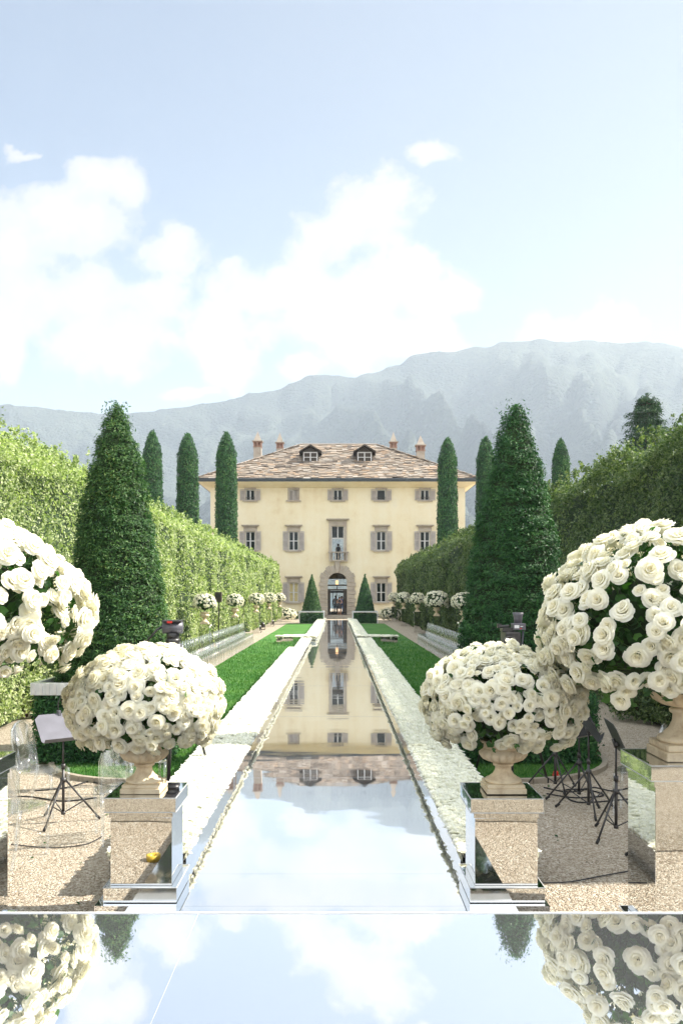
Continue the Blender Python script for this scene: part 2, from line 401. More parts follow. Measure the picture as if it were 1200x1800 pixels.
# bright cloud added outside the picture (overhead, behind) to light the shaded facade
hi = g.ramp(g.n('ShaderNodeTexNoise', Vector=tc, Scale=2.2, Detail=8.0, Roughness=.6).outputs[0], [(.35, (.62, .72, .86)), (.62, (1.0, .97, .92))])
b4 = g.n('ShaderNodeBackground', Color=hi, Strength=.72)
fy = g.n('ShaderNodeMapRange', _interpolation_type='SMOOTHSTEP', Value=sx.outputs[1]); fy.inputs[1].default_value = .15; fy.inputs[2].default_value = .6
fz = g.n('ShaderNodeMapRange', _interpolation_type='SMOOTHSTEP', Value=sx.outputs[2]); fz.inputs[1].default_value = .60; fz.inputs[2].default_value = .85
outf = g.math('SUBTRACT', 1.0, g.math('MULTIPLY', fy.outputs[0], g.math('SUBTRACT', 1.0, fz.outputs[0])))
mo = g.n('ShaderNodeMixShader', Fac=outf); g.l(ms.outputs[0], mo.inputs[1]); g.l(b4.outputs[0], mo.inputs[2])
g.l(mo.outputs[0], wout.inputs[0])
sc.view_settings.view_transform = 'Standard'; sc.view_settings.look = 'None'; sc.view_settings.gamma = 1
sc.view_settings.exposure = 1.42
sc.render.engine = 'CYCLES'
cy = sc.cycles; cy.use_denoising = True; cy.max_bounces = 10; cy.transparent_max_bounces = 80; cy.diffuse_bounces = 4
cy.glossy_bounces = 6; cy.transmission_bounces = 8; cy.volume_bounces = 1; cy.sample_clamp_indirect = 8; cy.use_adaptive_sampling = True
cy.caustics_reflective = False; cy.caustics_refractive = False

# ------------------------------------------------------------------ haze
def hazebox():
    m, nt, out = newmat('haze_air'); g = NT(nt)
    p = g.n('ShaderNodeVolumePrincipled'); p.inputs['Color'].default_value = C4((.77, .875, 1.0)); p.inputs['Density'].default_value = HAZE
    p.inputs['Anisotropy'].default_value = .2
    g.l(p.outputs[0], out.inputs['Volume'])
    b = MB().box(-4200, 4200, -600, 4300, -3, 800).build('haze', m); tag(b, kind='stuff')
HAZE = 2.15e-4
hazebox()

# ------------------------------------------------------------------ ground, lawns, lake, mountains
G = MB().quad((-4500, -700, 0), (4500, -700, 0), (4500, 130, 0), (-4500, 130, 0)).build('ground', M['gravel']); tag(G, kind='structure')
wm, nt_, o_ = newmat('lake_water'); gg = NT(nt_)
wb = gg.n('ShaderNodeBsdfPrincipled', Base__Color=C4((.05, .10, .13)), Roughness=.12)
wn = gg.n('ShaderNodeTexNoise', Vector=gg.n('ShaderNodeTexCoord').outputs['Object'], Scale=.6, Detail=5.0).outputs[0]
gg.l(gg.n('ShaderNodeBump', Height=wn, Strength=.4, Distance=.3).outputs[0], wb.inputs['Normal']); gg.l(wb.outputs[0], o_.inputs[0])
Wt = MB().quad((-4500, 130, -1.2), (4500, 130, -1.2), (4500, 4500, -1.2), (-4500, 4500, -1.2)).build('lake', wm); tag(Wt, kind='structure')
sh = MB().quad((-4500, 130, 0), (4500, 130, 0), (4500, 130.3, -1.3), (-4500, 130.3, -1.3)).build('shore_wall', M['kerb']); tag(sh, kind='structure')

LAWN = {'left': (-3.72, -1.70), 'right': (1.50, 3.55)}
for side, (xa, xb) in LAWN.items():
    y0, y1 = 10.15, 64.0; r = 1.3 if side == 'left' else 1.5
    outer = xa if side == 'left' else xb; inner = xb if side == 'left' else xa; s_ = -1 if side == 'left' else 1
    pts = [(inner - s_*.3, y0)] + [(outer - s_*r + s_*r*math.sin(t), y0 + r - r*math.cos(t)) for t in np.linspace(0, math.pi/2, 10)] + [(outer, y1), (inner - s_*.3, y1)]
    V = [(x, y, .03) for x, y in pts] + [(x, y, -.02) for x, y in pts]; n = len(pts)
    fs = [tuple(range(n)), tuple(range(n, 2*n))[::-1]] + [(i, n+i, n+(i+1) % n, (i+1) % n) for i in range(n)]
    L = MB().add(V, fs).build('lawn', M['lawn']); tag(L, kind='structure')
    # stone kerb round the near end
    k = MB(); path = pts[:12]
    for i in range(len(path)-1):
        a = Vector((*path[i], 0)); b_ = Vector((*path[i+1], 0))
        if i == len(path)-2: b_ = Vector((path[i+1][0], 14.5, 0))
        t = (b_-a).normalized(); nn = Vector((t.y, -t.x, 0)) * (1 if side == 'right' else -1) * .07
        A, B, C_, D = a, b_, b_+nn, a+nn
        if side == 'left': A, B, C_, D = a, a+nn, b_+nn, b_
        V = [tuple(p+Vector((0, 0, z))) for z in (-.02, .06) for p in (A, B, C_, D)]
        k.add(V, [(0, 3, 2, 1), (4, 5, 6, 7), (0, 1, 5, 4), (1, 2, 6, 5), (2, 3, 7, 6), (3, 0, 4, 7)])
    kb = k.build('kerb', M['kerb']); tag(kb, kind='structure')
    # blades of grass on the nearest stretch of the lawn
    N = 42000
    x = rng.uniform(min(xa, xb)+.05, max(xa, xb)-.03, N); y = y0 + 34*rng.beta(.7, 2.6, N)
    ok = np.ones(N, bool); cx_, cy_ = outer - s_*r, y0 + r
    cor = (y < cy_) & ((x - cx_)*s_ > 0); ok[cor] = (x[cor]-cx_)**2 + (y[cor]-cy_)**2 < r*r
    P = np.stack([x, y, np.full(N, .03)], 1)[ok]
    T = np.array([(-.004, 0, 0), (.004, 0, 0), (.001, .008, .024), (-.001, .008, .024)]); sc_ = 1 + (P[:, 1]-10)*.06
    Mx = frames(np.stack([rng.normal(0, .3, len(P)), rng.normal(0, .3, len(P)), np.ones(len(P))], 1)) * (sc_*rng.uniform(.7, 1.3, len(P)))[:, None, None]
    V, Fa = scatter(T, np.array([[0, 1, 2, 3]]), P, Mx)
    gb = np_mesh('grass', V, Fa, M['blade']); tag(gb, kind='stuff')

def mountain(name, prof, D0, D1, seed, amp, mat, x0=-1500, x1=2800):
    xs = np.linspace(x0, x1, 620); pr = np.array(prof, float)
    H = (VY - np.interp(xs, pr[:, 0], pr[:, 1])) / F
    rough = (fbm(np.stack([xs/22, xs*0+seed, xs*0], 1), 4)-.5)
    ts = np.concatenate([np.linspace(0, 1, 170), np.linspace(1.02, 1.35, 8)])
    X, T = np.meshgrid(xs, ts)
    D = D0 + (D1-D0)*T
    tt = np.clip(T, 0, 1)
    base = (H[None]*D1) * tt**1.18
    sp = np.stack([X/125 + tt*3.4 + seed, tt*1.5 + X*0, X*0 + seed], -1)
    n = fbm(sp, 2); ridged = 1 - np.sqrt((2*n-1)**2+.01)*2
    sp2 = np.stack([X/52 - tt*3.2 + seed*2, tt*3.4, X*0+seed+9], -1)
    r2 = 1 - np.sqrt((2*fbm(sp2, 3)-1)**2+.02)*2
    sp3 = np.stack([X/13 + tt*2, tt*9.0, X*0+seed+3], -1); r3 = fbm(sp3, 3)-.5
    env = np.clip(tt*(1-tt)*4, 0, 1)
    Z = base + (H[None]*D1)*(amp*(ridged-.6)*env + amp*.42*(r2-.6)*np.clip(env+.0, 0, 1) + .06*r3*np.clip(env*1.5+.12, 0, 1)) + rough[None]*D1*.009*np.clip(tt*2-1, 0, 1)
    Z = np.where(T > 1, (H[None]*D1)*(1-(T-1)*1.8), Z)
    V = np.stack([(X-VX)/F*D, D, EYE + Z - 4*(tt < .01)], -1).reshape(-1, 3)
    nr, nc = T.shape; idx = np.arange(nr*nc).reshape(nr, nc)
    Fa = np.stack([idx[:-1, :-1], idx[:-1, 1:], idx[1:, 1:], idx[1:, :-1]], -1).reshape(-1, 4)
    o = np_mesh(name, V, Fa, mat, smooth=True); tag(o, kind='structure'); return o
def forest():
    m, nt, out = newmat('forest_slope'); g = NT(nt)
    tc = g.n('ShaderNodeTexCoord').outputs['Object']
    n1 = g.n('ShaderNodeTexNoise', Vector=tc, Scale=.004, Detail=8.0, Roughness=.6).outputs[0]
    vo = g.n('ShaderNodeTexVoronoi', Vector=tc, Scale=.12)
    n4 = g.n('ShaderNodeTexNoise', Vector=tc, Scale=.055, Detail=8.0, Roughness=.7).outputs[0]
    f = g.math('ADD', g.math('MULTIPLY', n1, .5), g.math('MULTIPLY', n4, .5))
    c = g.ramp(f, [(.3, (.02, .03, .035)), (.5, (.05, .062, .05)), (.62, (.085, .10, .075)), (.8, (.17, .16, .14))])
    b = g.n('ShaderNodeBsdfPrincipled', Base__Color=c, Roughness=.95); b.inputs['Specular IOR Level'].default_value = .1
    bp = g.n('ShaderNodeBump', Height=g.math('SUBTRACT', n4, g.math('MULTIPLY', vo.outputs['Distance'], .5)), Strength=1.0, Distance=13.0); g.l(bp.outputs[0], b.inputs['Normal'])
    g.l(b.outputs[0], out.inputs[0]); return m
fm = forest()
mountain('far_mountain', [(-1600, 720), (-400, 730), (0, 710), (60, 715), (130, 722), (220, 727), (280, 722), (330, 712), (395, 705), (450, 690), (500, 680), (545, 657), (600, 663), (660, 668), (800, 700), (1100, 760), (2800, 900)], 1700, 2450, 3.3, .26, fm)
mountain('mountain', [(-1600, 1000), (-200, 960), (120, 880), (300, 810), (430, 755), (520, 715), (590, 680), (640, 659), (700, 640), (720, 626), (770, 618), (820, 614), (870, 607), (900, 600), (960, 598), (1020, 600), (1060, 598), (1100, 601), (1140, 598), (1180, 608), (1230, 625), (1500, 690), (2200, 760), (2800, 800)], 950, 2400, 8.1, .27, fm)

# ------------------------------------------------------------------ leaves
LEAF = np.array([(0, -.5, 0), (.27, -.02, .05), (0, .5, -.04), (-.27, -.02, .05)]); LF = np.array([[0, 1, 2, 3]])
LEAF6 = np.array([(0, -.5, 0), (.24, -.2, .06), (.22, .18, .05), (0, .52, -.06), (-.22, .18, .05), (-.24, -.2, .06), (0, 0, 0)])
L6F = np.array([[0, 1, 2, 6], [6, 2, 3, 3], [6, 3, 4, 4], [0, 6, 4, 5]])
def leaves(name, P, N, size, mat, parent, jit=.6, asp=1.0, T=LEAF, droop=None):
    N = N + rng.normal(0, jit, N.shape)
    Mx = frames(N) * (size * rng.uniform(.65, 1.3, len(P)))[:, None, None]
    Mx[:, :, 0] *= asp
    V, Fa = scatter(T, LF if len(T) == 4 else L6F, P, Mx)
    return np_mesh(name, V, Fa, mat, parent)

def hedge(side, mat, label, y0, y1):
    s_ = -1 if side == 'left' else 1
    xf = lambda y: s_*(5.5 + (5.0 if side == 'left' else 5.2)*0 + (y-12)/62*((5.0 if side == 'left' else 5.2)-5.5))
    h = lambda y: 5.1 + (y-12)/62*(-.25)
    W = 2.6
    root = empty('hedge', (xf(40), (y0+y1)/2, 0)); tag(root, label, 'hedge')
    rp = np.array(root.location)
    def disp(y, a): return (fbm(np.stack([y*.55, a*.7, y*0+(3 if s_ > 0 else 8)], 1), 4)-.5)*.95
    cov = 5.0
    # inner face + top, sampled with density falling with distance
    def ysamp(n):
        a = -.4; q = rng.uniform(0, 1, n); return (y0**a + q*(y1**a-y0**a))**(1/a)
    n = 150000; y = ysamp(n); z = rng.uniform(0.02, 1, n)*h(y)
    rnd = np.clip((z - (h(y)-.8))/.8, 0, 1)
    d = disp(y, z)
    x = xf(y) - s_*d + s_*rng.exponential(.06, n) + s_*rnd**2*.6
    P1 = np.stack([x, y, z], 1); N1 = np.stack([np.full(n, -s_*1.0), np.zeros(n)-.1, .25+rnd], 1)
    n = 75000; y = ysamp(n); a = rng.uniform(0, 1, n)**1.3*W
    x = xf(y) + s_*a; z = h(y) + disp(y, a+7)*.9 - np.clip(.7-a, 0, 1)**2*1.1 + rng.exponential(.05, n) - .05
    P2 = np.stack([x, y, z], 1); N2 = np.stack([np.full(n, -s_*.2), np.zeros(n), np.ones(n)], 1)
    # far end and near end
    n = 9000; x = s_*rng.uniform(0, W, n) + xf(y1); z = rng.uniform(.02, 1, n)*h(y1); y = np.full(n, y1) + rng.normal(0, .12, n)
    P3 = np.stack([x, y-.1, z], 1); N3 = np.tile([0, -1., .2], (n, 1)) * 1.0
    # outer side, thin
    n = 16000; y = ysamp(n); z = rng.uniform(.02, 1, n)*h(y); x = xf(y)+s_*(W+rng.normal(0, .1, n))
    P4 = np.stack([x, y, z], 1); N4 = np.tile([s_*1., 0, .2], (n, 1))
    # loose sprigs above the top
    n = 1100; yc = ysamp(n); ac = rng.uniform(.1, 1.3, n)**1.3; hh = rng.uniform(.06, .26, n) + (rng.uniform(0, 1, n) > .97)*.25
    Ps = []
    for i in range(n):
        m_ = 16; t = rng.uniform(0, 1, m_); lean = rng.normal(0, .25, 2)
        Ps.append(np.stack([xf(yc[i]) + s_*ac[i] + lean[0]*t*hh[i] + rng.normal(0, .02, m_), yc[i] + lean[1]*t*hh[i] + rng.normal(0, .02, m_), h(yc[i]) - .05 + t*hh[i]], 1))
    P5 = np.concatenate(Ps); N5 = rng.normal(0, 1, P5.shape)
    hole = fbm(np.stack([P1[:, 1]*1.9, P1[:, 2]*1.9, P1[:, 0]*0+31], 1), 3); kp = (hole > .37) | (rng.uniform(0, 1, len(P1)) < .45); P1 = P1[kp]; N1 = N1[kp]
    P = np.concatenate([P1, P2, P3, P4, P5]); N = np.concatenate([N1, N2, N3, N4, N5])
    s = .062*(P[:, 1]/14)**.62
    leaves('foliage', P - rp, N, s, mat, root, .8)
    # inner core of branches
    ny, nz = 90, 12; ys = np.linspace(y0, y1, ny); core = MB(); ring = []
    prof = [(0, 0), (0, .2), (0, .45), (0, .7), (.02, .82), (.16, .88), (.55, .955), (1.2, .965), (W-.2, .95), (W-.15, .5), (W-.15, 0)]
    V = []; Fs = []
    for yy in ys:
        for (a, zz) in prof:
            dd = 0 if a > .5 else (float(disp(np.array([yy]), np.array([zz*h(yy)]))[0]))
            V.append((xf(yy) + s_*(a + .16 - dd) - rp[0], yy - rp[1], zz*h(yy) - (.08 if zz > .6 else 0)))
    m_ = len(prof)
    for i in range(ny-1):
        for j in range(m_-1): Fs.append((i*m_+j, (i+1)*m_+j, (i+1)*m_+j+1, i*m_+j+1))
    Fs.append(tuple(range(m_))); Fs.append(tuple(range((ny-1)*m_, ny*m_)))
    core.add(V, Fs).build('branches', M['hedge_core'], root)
    return root
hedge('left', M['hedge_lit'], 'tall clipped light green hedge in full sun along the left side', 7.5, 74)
hedge('right', M['hedge_shaded'], 'tall clipped olive green hedge in shade along the right side', 7.5, 74)

def radial(name, label, cat, x, y, z0, z1, rad, prof, mat, N, size, group=None, trunk=True, asp=.8, layered=False, parent=None, rough=.03, tip=0):
    """clipped tree of revolution; prof(t) with t = 0 at the top, 1 at the base"""
    root = parent or empty(name, (x, y, 0))
    if not parent: tag(root, label, cat, group)
    H = z1 - z0
    t = rng.uniform(0, 1, N*2); keep = rng.uniform(0, 1, N*2) < np.array([prof(a) for a in t]); t = t[keep][:N]
    th = rng.uniform(0, 2*np.pi, len(t)); r = np.array([prof(a) for a in t])*rad
    q = np.stack([np.cos(th)*r*1.7/rad + x, np.sin(th)*r*1.7/rad + y, (z1-t*H)*1.7/1.0], 1)
    lump = (fbm(q*np.array([1.3, 1.3, 2.6 if layered else 1.3]), 3)-.5)
    r = r + lump*rad*.15*1.0 + rng.normal(0, rough, len(t)) - .02
    z = z1 - t*H
    if layered:
        cr = fbm(np.stack([np.cos(th)*r*5, np.sin(th)*r*5, z*15], 1), 3); kp = (cr > .47) | (rng.uniform(0, 1, len(r)) < .3)
        th, r, z, t = th[kp], r[kp]+(cr[kp]-.5)*.06, z[kp], t[kp]
    P = np.stack([np.cos(th)*r, np.sin(th)*r, z + rng.normal(0, .01, len(t))], 1)
    slope = np.array([(prof(min(1, a+.03))-prof(max(0, a-.03)))*rad/(.06*H) for a in t])
    if layered: Nn = np.stack([np.cos(th)*.75, np.sin(th)*.75, .9+slope*.3], 1)
    else: Nn = np.stack([np.cos(th), np.sin(th), slope*.8+.15], 1)
    if tip:
        m_ = tip; Pt = np.stack([rng.normal(0, rad*.10, m_), rng.normal(0, rad*.10, m_), z1 - .1 + rng.uniform(-.2, .22, m_)*rng.uniform(.2, 1, m_)], 1)
        P = np.concatenate([P, Pt]); Nn = np.concatenate([Nn, np.stack([rng.normal(0, 1, m_), rng.normal(0, 1, m_), rng.normal(0, .2, m_)], 1)])
    leaves('crown', P, Nn, np.full(len(P), size), mat, root, .5, asp)
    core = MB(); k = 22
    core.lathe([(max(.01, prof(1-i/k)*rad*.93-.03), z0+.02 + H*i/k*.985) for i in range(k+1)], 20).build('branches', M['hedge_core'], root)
    if trunk and z0 > 0: MB().tube([(0, 0, 0), (0, 0, z0+.3)], [rad*.14, rad*.1], 8).build('trunk', M['bark'], root)
    return root

def block(root, w, z0, z1, N, size, mat, name='clipped_base'):
    """square clipped base of yew, built round the tree's own origin"""
    P = []; Nn = []
    areas = [('f', w*(z1-z0)), ('b', w*(z1-z0)), ('l', w*(z1-z0)), ('r', w*(z1-z0)), ('t', w*w)]
    tot = sum(a for _, a in areas)
    for kx, a in areas:
        n = int(N*a/tot); p = rng.uniform(-w/2, w/2, n); z = rng.uniform(z0, z1, n); j = rng.normal(0, .035, n)
        if kx == 'f': P.append(np.stack([p, -w/2+j, z], 1)); Nn.append(np.tile([0, -.8, .7], (n, 1)))
        if kx == 'b': P.append(np.stack([p, w/2+j, z], 1)); Nn.append(np.tile([0, .8, .7], (n, 1)))
        if kx == 'l': P.append(np.stack([-w/2+j, p, z], 1)); Nn.append(np.tile([-.8, 0, .7], (n, 1)))
        if kx == 'r': P.append(np.stack([w/2+j, p, z], 1)); Nn.append(np.tile([.8, 0, .7], (n, 1)))
        if kx == 't': P.append(np.stack([p, rng.uniform(-w/2, w/2, n), z1+j*.6], 1)); Nn.append(np.tile([0, 0, 1.], (n, 1)))
    P = np.concatenate(P); Nn = np.concatenate(Nn)
    o = leaves(name, P, Nn, np.full(len(P), size), mat, root, .5, .8)
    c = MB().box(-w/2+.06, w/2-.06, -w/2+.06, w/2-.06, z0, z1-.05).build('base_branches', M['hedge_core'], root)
    return o

def tray(x, y, w, z, h, label, group, posts):
    """white square frame round the foot of a cone"""
    root = empty('planter_frame', (x, y, 0)); tag(root, label, 'frame', group)
    m = MB(); t = .07; a = w/2
    m.box(-a, a, -a, -a+t, z, z+h); m.box(-a, a, a-t, a, z, z+h); m.box(-a, -a+t, -a+t, a-t, z, z+h); m.box(a-t, a, -a+t, a-t, z, z+h)
    m.build('rail', M['white_trim'] if posts else M['acrylic_edge'], root)
    n = int(w/.09); sl_ = MB()
    for i in range(n): sl_.box(-a+.03+i*.09, -a+.07+i*.09, -a-.012, -a-.002, z+.01, z+h-.01)
    sl_.build('slats', M['sash'], root)
    for sx_ in ((-1, 1) if posts else ()):
        for sy_ in (-1, 1):
            cx_, cy_ = sx_*(a-.04), sy_*(a-.04)
            MB().box(cx_-.03, cx_+.03, cy_-.03, cy_+.03, 0, z).build('leg', M['white_trim'], root)
    return root

# big near cones
for nm, px, tip, e, mat, lab in (('left', 205, 712, .56, M['yew_tip'], 'big dark green yew cone with rusty flecks, at left behind the roses'), ('right', 905, 712, .60, M['yew'], 'big deep green yew cone with a narrow tip, at right behind the video camera')):
    d = 12.0; X = PX(px, d); z1 = PZ(tip, d)
    rt = radial('topiary_cone', lab, 'topiary', X, d, .95, z1, .81 if nm == 'left' else .85, lambda t, e=e: max(0, t)**e, mat, 90000, .050, 'large clipped yew cones', True, .62, True, rough=.028, tip=260)
    block(rt, 1.70 if nm == 'left' else 1.75, .05, .92, 46000, .052, M['yew'])
# the frame round the left cone
tray(PX(205, 12), 12.0, 1.78, .93, .16, 'low silver white slatted frame around the foot of the big left yew cone', 'slatted frames round the cones', False)
# small far cones
for nm, px, lab in (('left', 548, 'small pointed yew cone in front of the villa, left of the doorway'), ('right', 641, 'small pointed yew cone in front of the villa, right of the doorway')):
    d = 66.0; X = PX(px, d)
    rt = radial('topiary_cone', lab, 'topiary', X, d, .85, PZ(1009, d), .74, lambda t: max(0, t)**.85, M['yew'] if nm == 'right' else M['yew_tip'], 9000, .13, 'small cones before the door', True, .8)
    block(rt, 1.65, .02, .72, 7000, .13, M['yew'])
    tray(X, d, 1.95, .84, .1, 'white frame around the foot of the small yew cone ' + ('left' if nm == 'left' else 'right') + ' of the doorway', 'frames round the small cones', True)

def cyp(t): return min(1.0, (max(0, t)/.12)**.5 if t < .12 else 1.0) * (.86 + .14*min(1, t*2.2))
CY = [(268, 758, 66.0, 35, 'columnar cypress farthest left, rising over the left hedge'), (330, 762, 67.5, 38, 'columnar cypress with a stray sprig, second from the left'),
      (398, 760, 65.5, 37, 'columnar cypress standing in front of the left end of the villa'), (786, 770, 65.0, 34, 'columnar cypress standing in front of the right end of the villa'),
      (853, 768, 66.0, 33, 'columnar cypress just behind the tip of the big right cone'), (985, 772, 66.0, 31, 'columnar cypress farthest right, only its top above the right hedge')]
for (px, tp, d, wd, lab) in CY:
    radial('cypress', lab, 'cypress tree', PX(px, d), d, .4, PZ(tp, d), wd*.5*d/F, cyp, M['cypress'], 15000, .24, 'cypresses beside the villa', True, .55, rough=.05, tip=60)

def fir(x, y, H, lab):
    root = empty('fir_tree', (x, y, 0)); tag(root, lab, 'tree')
    P = []; N = []; br = MB().tube([(0, 0, 0), (.1, 0, H*.5), (0, 0, H)], [.35, .2, .03], 8)
    z = H*.28
    while z < H-.1:
        t = (H-z)/H; L = 4.6*t**.5*random.uniform(.6, 1.15); k = 10
        for i in range(k):
            a = random.uniform(0, 2*math.pi); l = L*random.uniform(.6, 1.12); n = int(70*l+20)
            s_ = rng.uniform(.1, 1, n)**.7; rr = s_*l; spread = .28*l*(1-s_*.5)+.06
            zz = z + rr*.12 - (s_**2)*l*.22
            P.append(np.stack([np.cos(a)*rr + rng.normal(0, 1, n)*spread*-math.sin(a), np.sin(a)*rr + rng.normal(0, 1, n)*spread*math.cos(a), zz + rng.normal(0, .10, n)], 1))
            N.append(np.tile([math.cos(a)*.3, math.sin(a)*.3, 1.], (n, 1)))
            br.tube([(0, 0, z), (math.cos(a)*l*.6, math.sin(a)*l*.6, z+l*.0)], [.04, .015], 4)
        z += random.uniform(.36, .62)*(.6+t*.6)
    n = 120; P.append(np.stack([rng.normal(0, .08, n), rng.normal(0, .08, n), H + rng.uniform(-.9, .1, n)], 1)); N.append(rng.normal(0, 1, (n, 3)))
    P = np.concatenate(P); N = np.concatenate(N)
    leaves('crown', P, N, np.full(len(P), .26), M['conifer'], root, .5, .5); br.build('trunk', M['bark'], root)
fir(PX(1136, 62), 62.0, PZ(694, 62), 'ragged dark fir tree rising beyond the right hedge')

def shrub(px, py, d, w, h, mat, lab, N=2600, size=.07):
    root = empty('shrub', (PX(px, d), d, 0)); tag(root, lab, 'shrub', 'low shrubs by the hedges')
    th = rng.uniform(0, 2*np.pi, N); ph = np.arccos(rng.uniform(-.2, 1, N)); r = rng.uniform(.65, 1.05, N) * (.8+.4*fbm(np.stack([th*1.3, ph*2, th*0+px], 1), 2))
    P = np.stack([np.cos(th)*np.sin(ph)*r*w/2, np.sin(th)*np.sin(ph)*r*w/2, np.maximum(.02, np.cos(ph)*r*h*.8+h*.25)], 1)
    leaves('foliage', P, P.copy()*np.array([1, 1, 2]), np.full(N, size), mat, root, .7)
    st = MB()
    for i in range(9):
        a = random.uniform(0, 6.28); st.tube([(0, 0, 0), (math.cos(a)*w*.15, math.sin(a)*w*.15, h*.4), (math.cos(a)*w*.33, math.sin(a)*w*.33, h*.8)], [.012, .009, .004], 5)
    st.build('stems', M['bark'], root)
shrub(48, 1240, 15.6, 1.0, .75, M['hedge_lit'], 'low leafy light green shrub on the gravel at far left')
shrub(10, 1240, 16.2, .9, .7, M['hedge_lit'], 'low leafy shrub cut off by the left edge of the photo')
shrub(1130, 1240, 15.2, 1.2, .8, M['hedge_shaded'], 'low dark leafy shrub on the shaded gravel beside the big right urn', 3000)
shrub(1180, 1240, 14.6, 1.0, .7, M['hedge_shaded'], 'low dark shrub partly hidden behind the big right urn', 2200)
shrub(512, 1083, 75.5, 1.6, .75, M['yew'], 'small dark bush at the foot of the villa wall, left of the small cone', 700, .16)

# ------------------------------------------------------------------ roses
def rose_template(seed, nu=6, nv=6, layers=None):
    r = random.Random(seed)
    layers = layers or [(3, .05, .15, .20, .76, 1.25), (4, .10, .31, .10, .80, 1.0), (5, .16, .53, -.05, .74, .88), (5, .20, .74, -.28, .62, .86), (6, .18, .86, -.50, .38, .80)]
    V = []; Fs = []; heart = []
    for li, (n, r0, r1, z0, z1, hw) in enumerate(layers):
        off = r.uniform(0, 6.28)
        for i in range(n):
            a0 = off + 2*math.pi*i/n + r.uniform(-.12, .12); w_ = hw*r.uniform(.9, 1.12); jr = r.uniform(.92, 1.1); jz = r.uniform(-.05, .05)
            curl = r.uniform(.5, 1.3) * (0, .1, .35, .75, 1.0)[min(li, 4)]; base = len(V); pinch = r.uniform(.02, .10)
            for a in range(nv):
                v_ = a/(nv-1)
                for b in range(nu):
                    u_ = -1 + 2*b/(nu-1)
                    wid = w_*(.45 + .55*math.sin(min(1, v_*1.25)*math.pi/2)) * (1 - .28*max(0, v_-.75)*4*abs(u_)*.6)
                    rr = (r0 + (r1-r0)*v_**(1.0 if li > 2 else .6))*jr
                    zz = z0 + (z1-z0)*math.sin(v_*math.pi/2*.98)
                    if v_ > .7: rr += curl*.16*(v_-.7)/.3; zz -= curl*.13*((v_-.7)/.3)**1.5
                    zz -= .10*u_*u_*v_ ; rr *= 1 - .07*u_*u_*(1 if li > 2 else -.5)
                    if a == nv-1: rr += pinch*(1-abs(u_)) + r.uniform(-.02, .02); zz += r.uniform(-.025, .025)
                    an = a0 + u_*wid
                    V.append((math.cos(an)*rr, math.sin(an)*rr, zz+jz)); heart.append(max(0, 1-li/3.2)*.9+.12*(1-v_))
            for a in range(nv-1):
                for b in range(nu-1): Fs.append((base+a*nu+b, base+a*nu+b+1, base+(a+1)*nu+b+1, base+(a+1)*nu+b))
    return np.array(V), np.array(Fs), np.array(heart)
def set_heart(me, h):
    at = me.attributes.new('heart', 'FLOAT', 'POINT'); at.data.foreach_set('value', np.ascontiguousarray(h, dtype=np.float32))
RT = [rose_template(i) for i in range(5)]
RT.append(rose_template(11, layers=[(3, .04, .16, .18, .70, 1.25), (4, .10, .30, .10, .74, 1.0), (5, .16, .46, .02, .66, .86), (5, .20, .58, -.05, .55, .85)]))
RME = []
for V, Fs, h in RT:
    me = bpy.data.meshes.new('rose'); me.from_pydata(V.tolist(), [], Fs.tolist()); me.materials.append(M['petal'])
    me.polygons.foreach_set('use_smooth', [True]*len(me.polygons)); set_heart(me, h); me.update(); RME.append(me)
LOWROSE = rose_template(5, 3, 3, [(3, .05, .22, .15, .62, 1.2), (4, .2, .55, .05, .52, .95), (5, .25, .95, -.05, .34, .8)])
MIDROSE = rose_template(6, 3, 3, [(3, .05, .18, .15, .64, 1.2), (4, .15, .42, .08, .60, .95), (5, .22, .70, .0, .48, .8), (6, .25, .98, -.05, .32, .72)])
LEAF_L = LEAF6

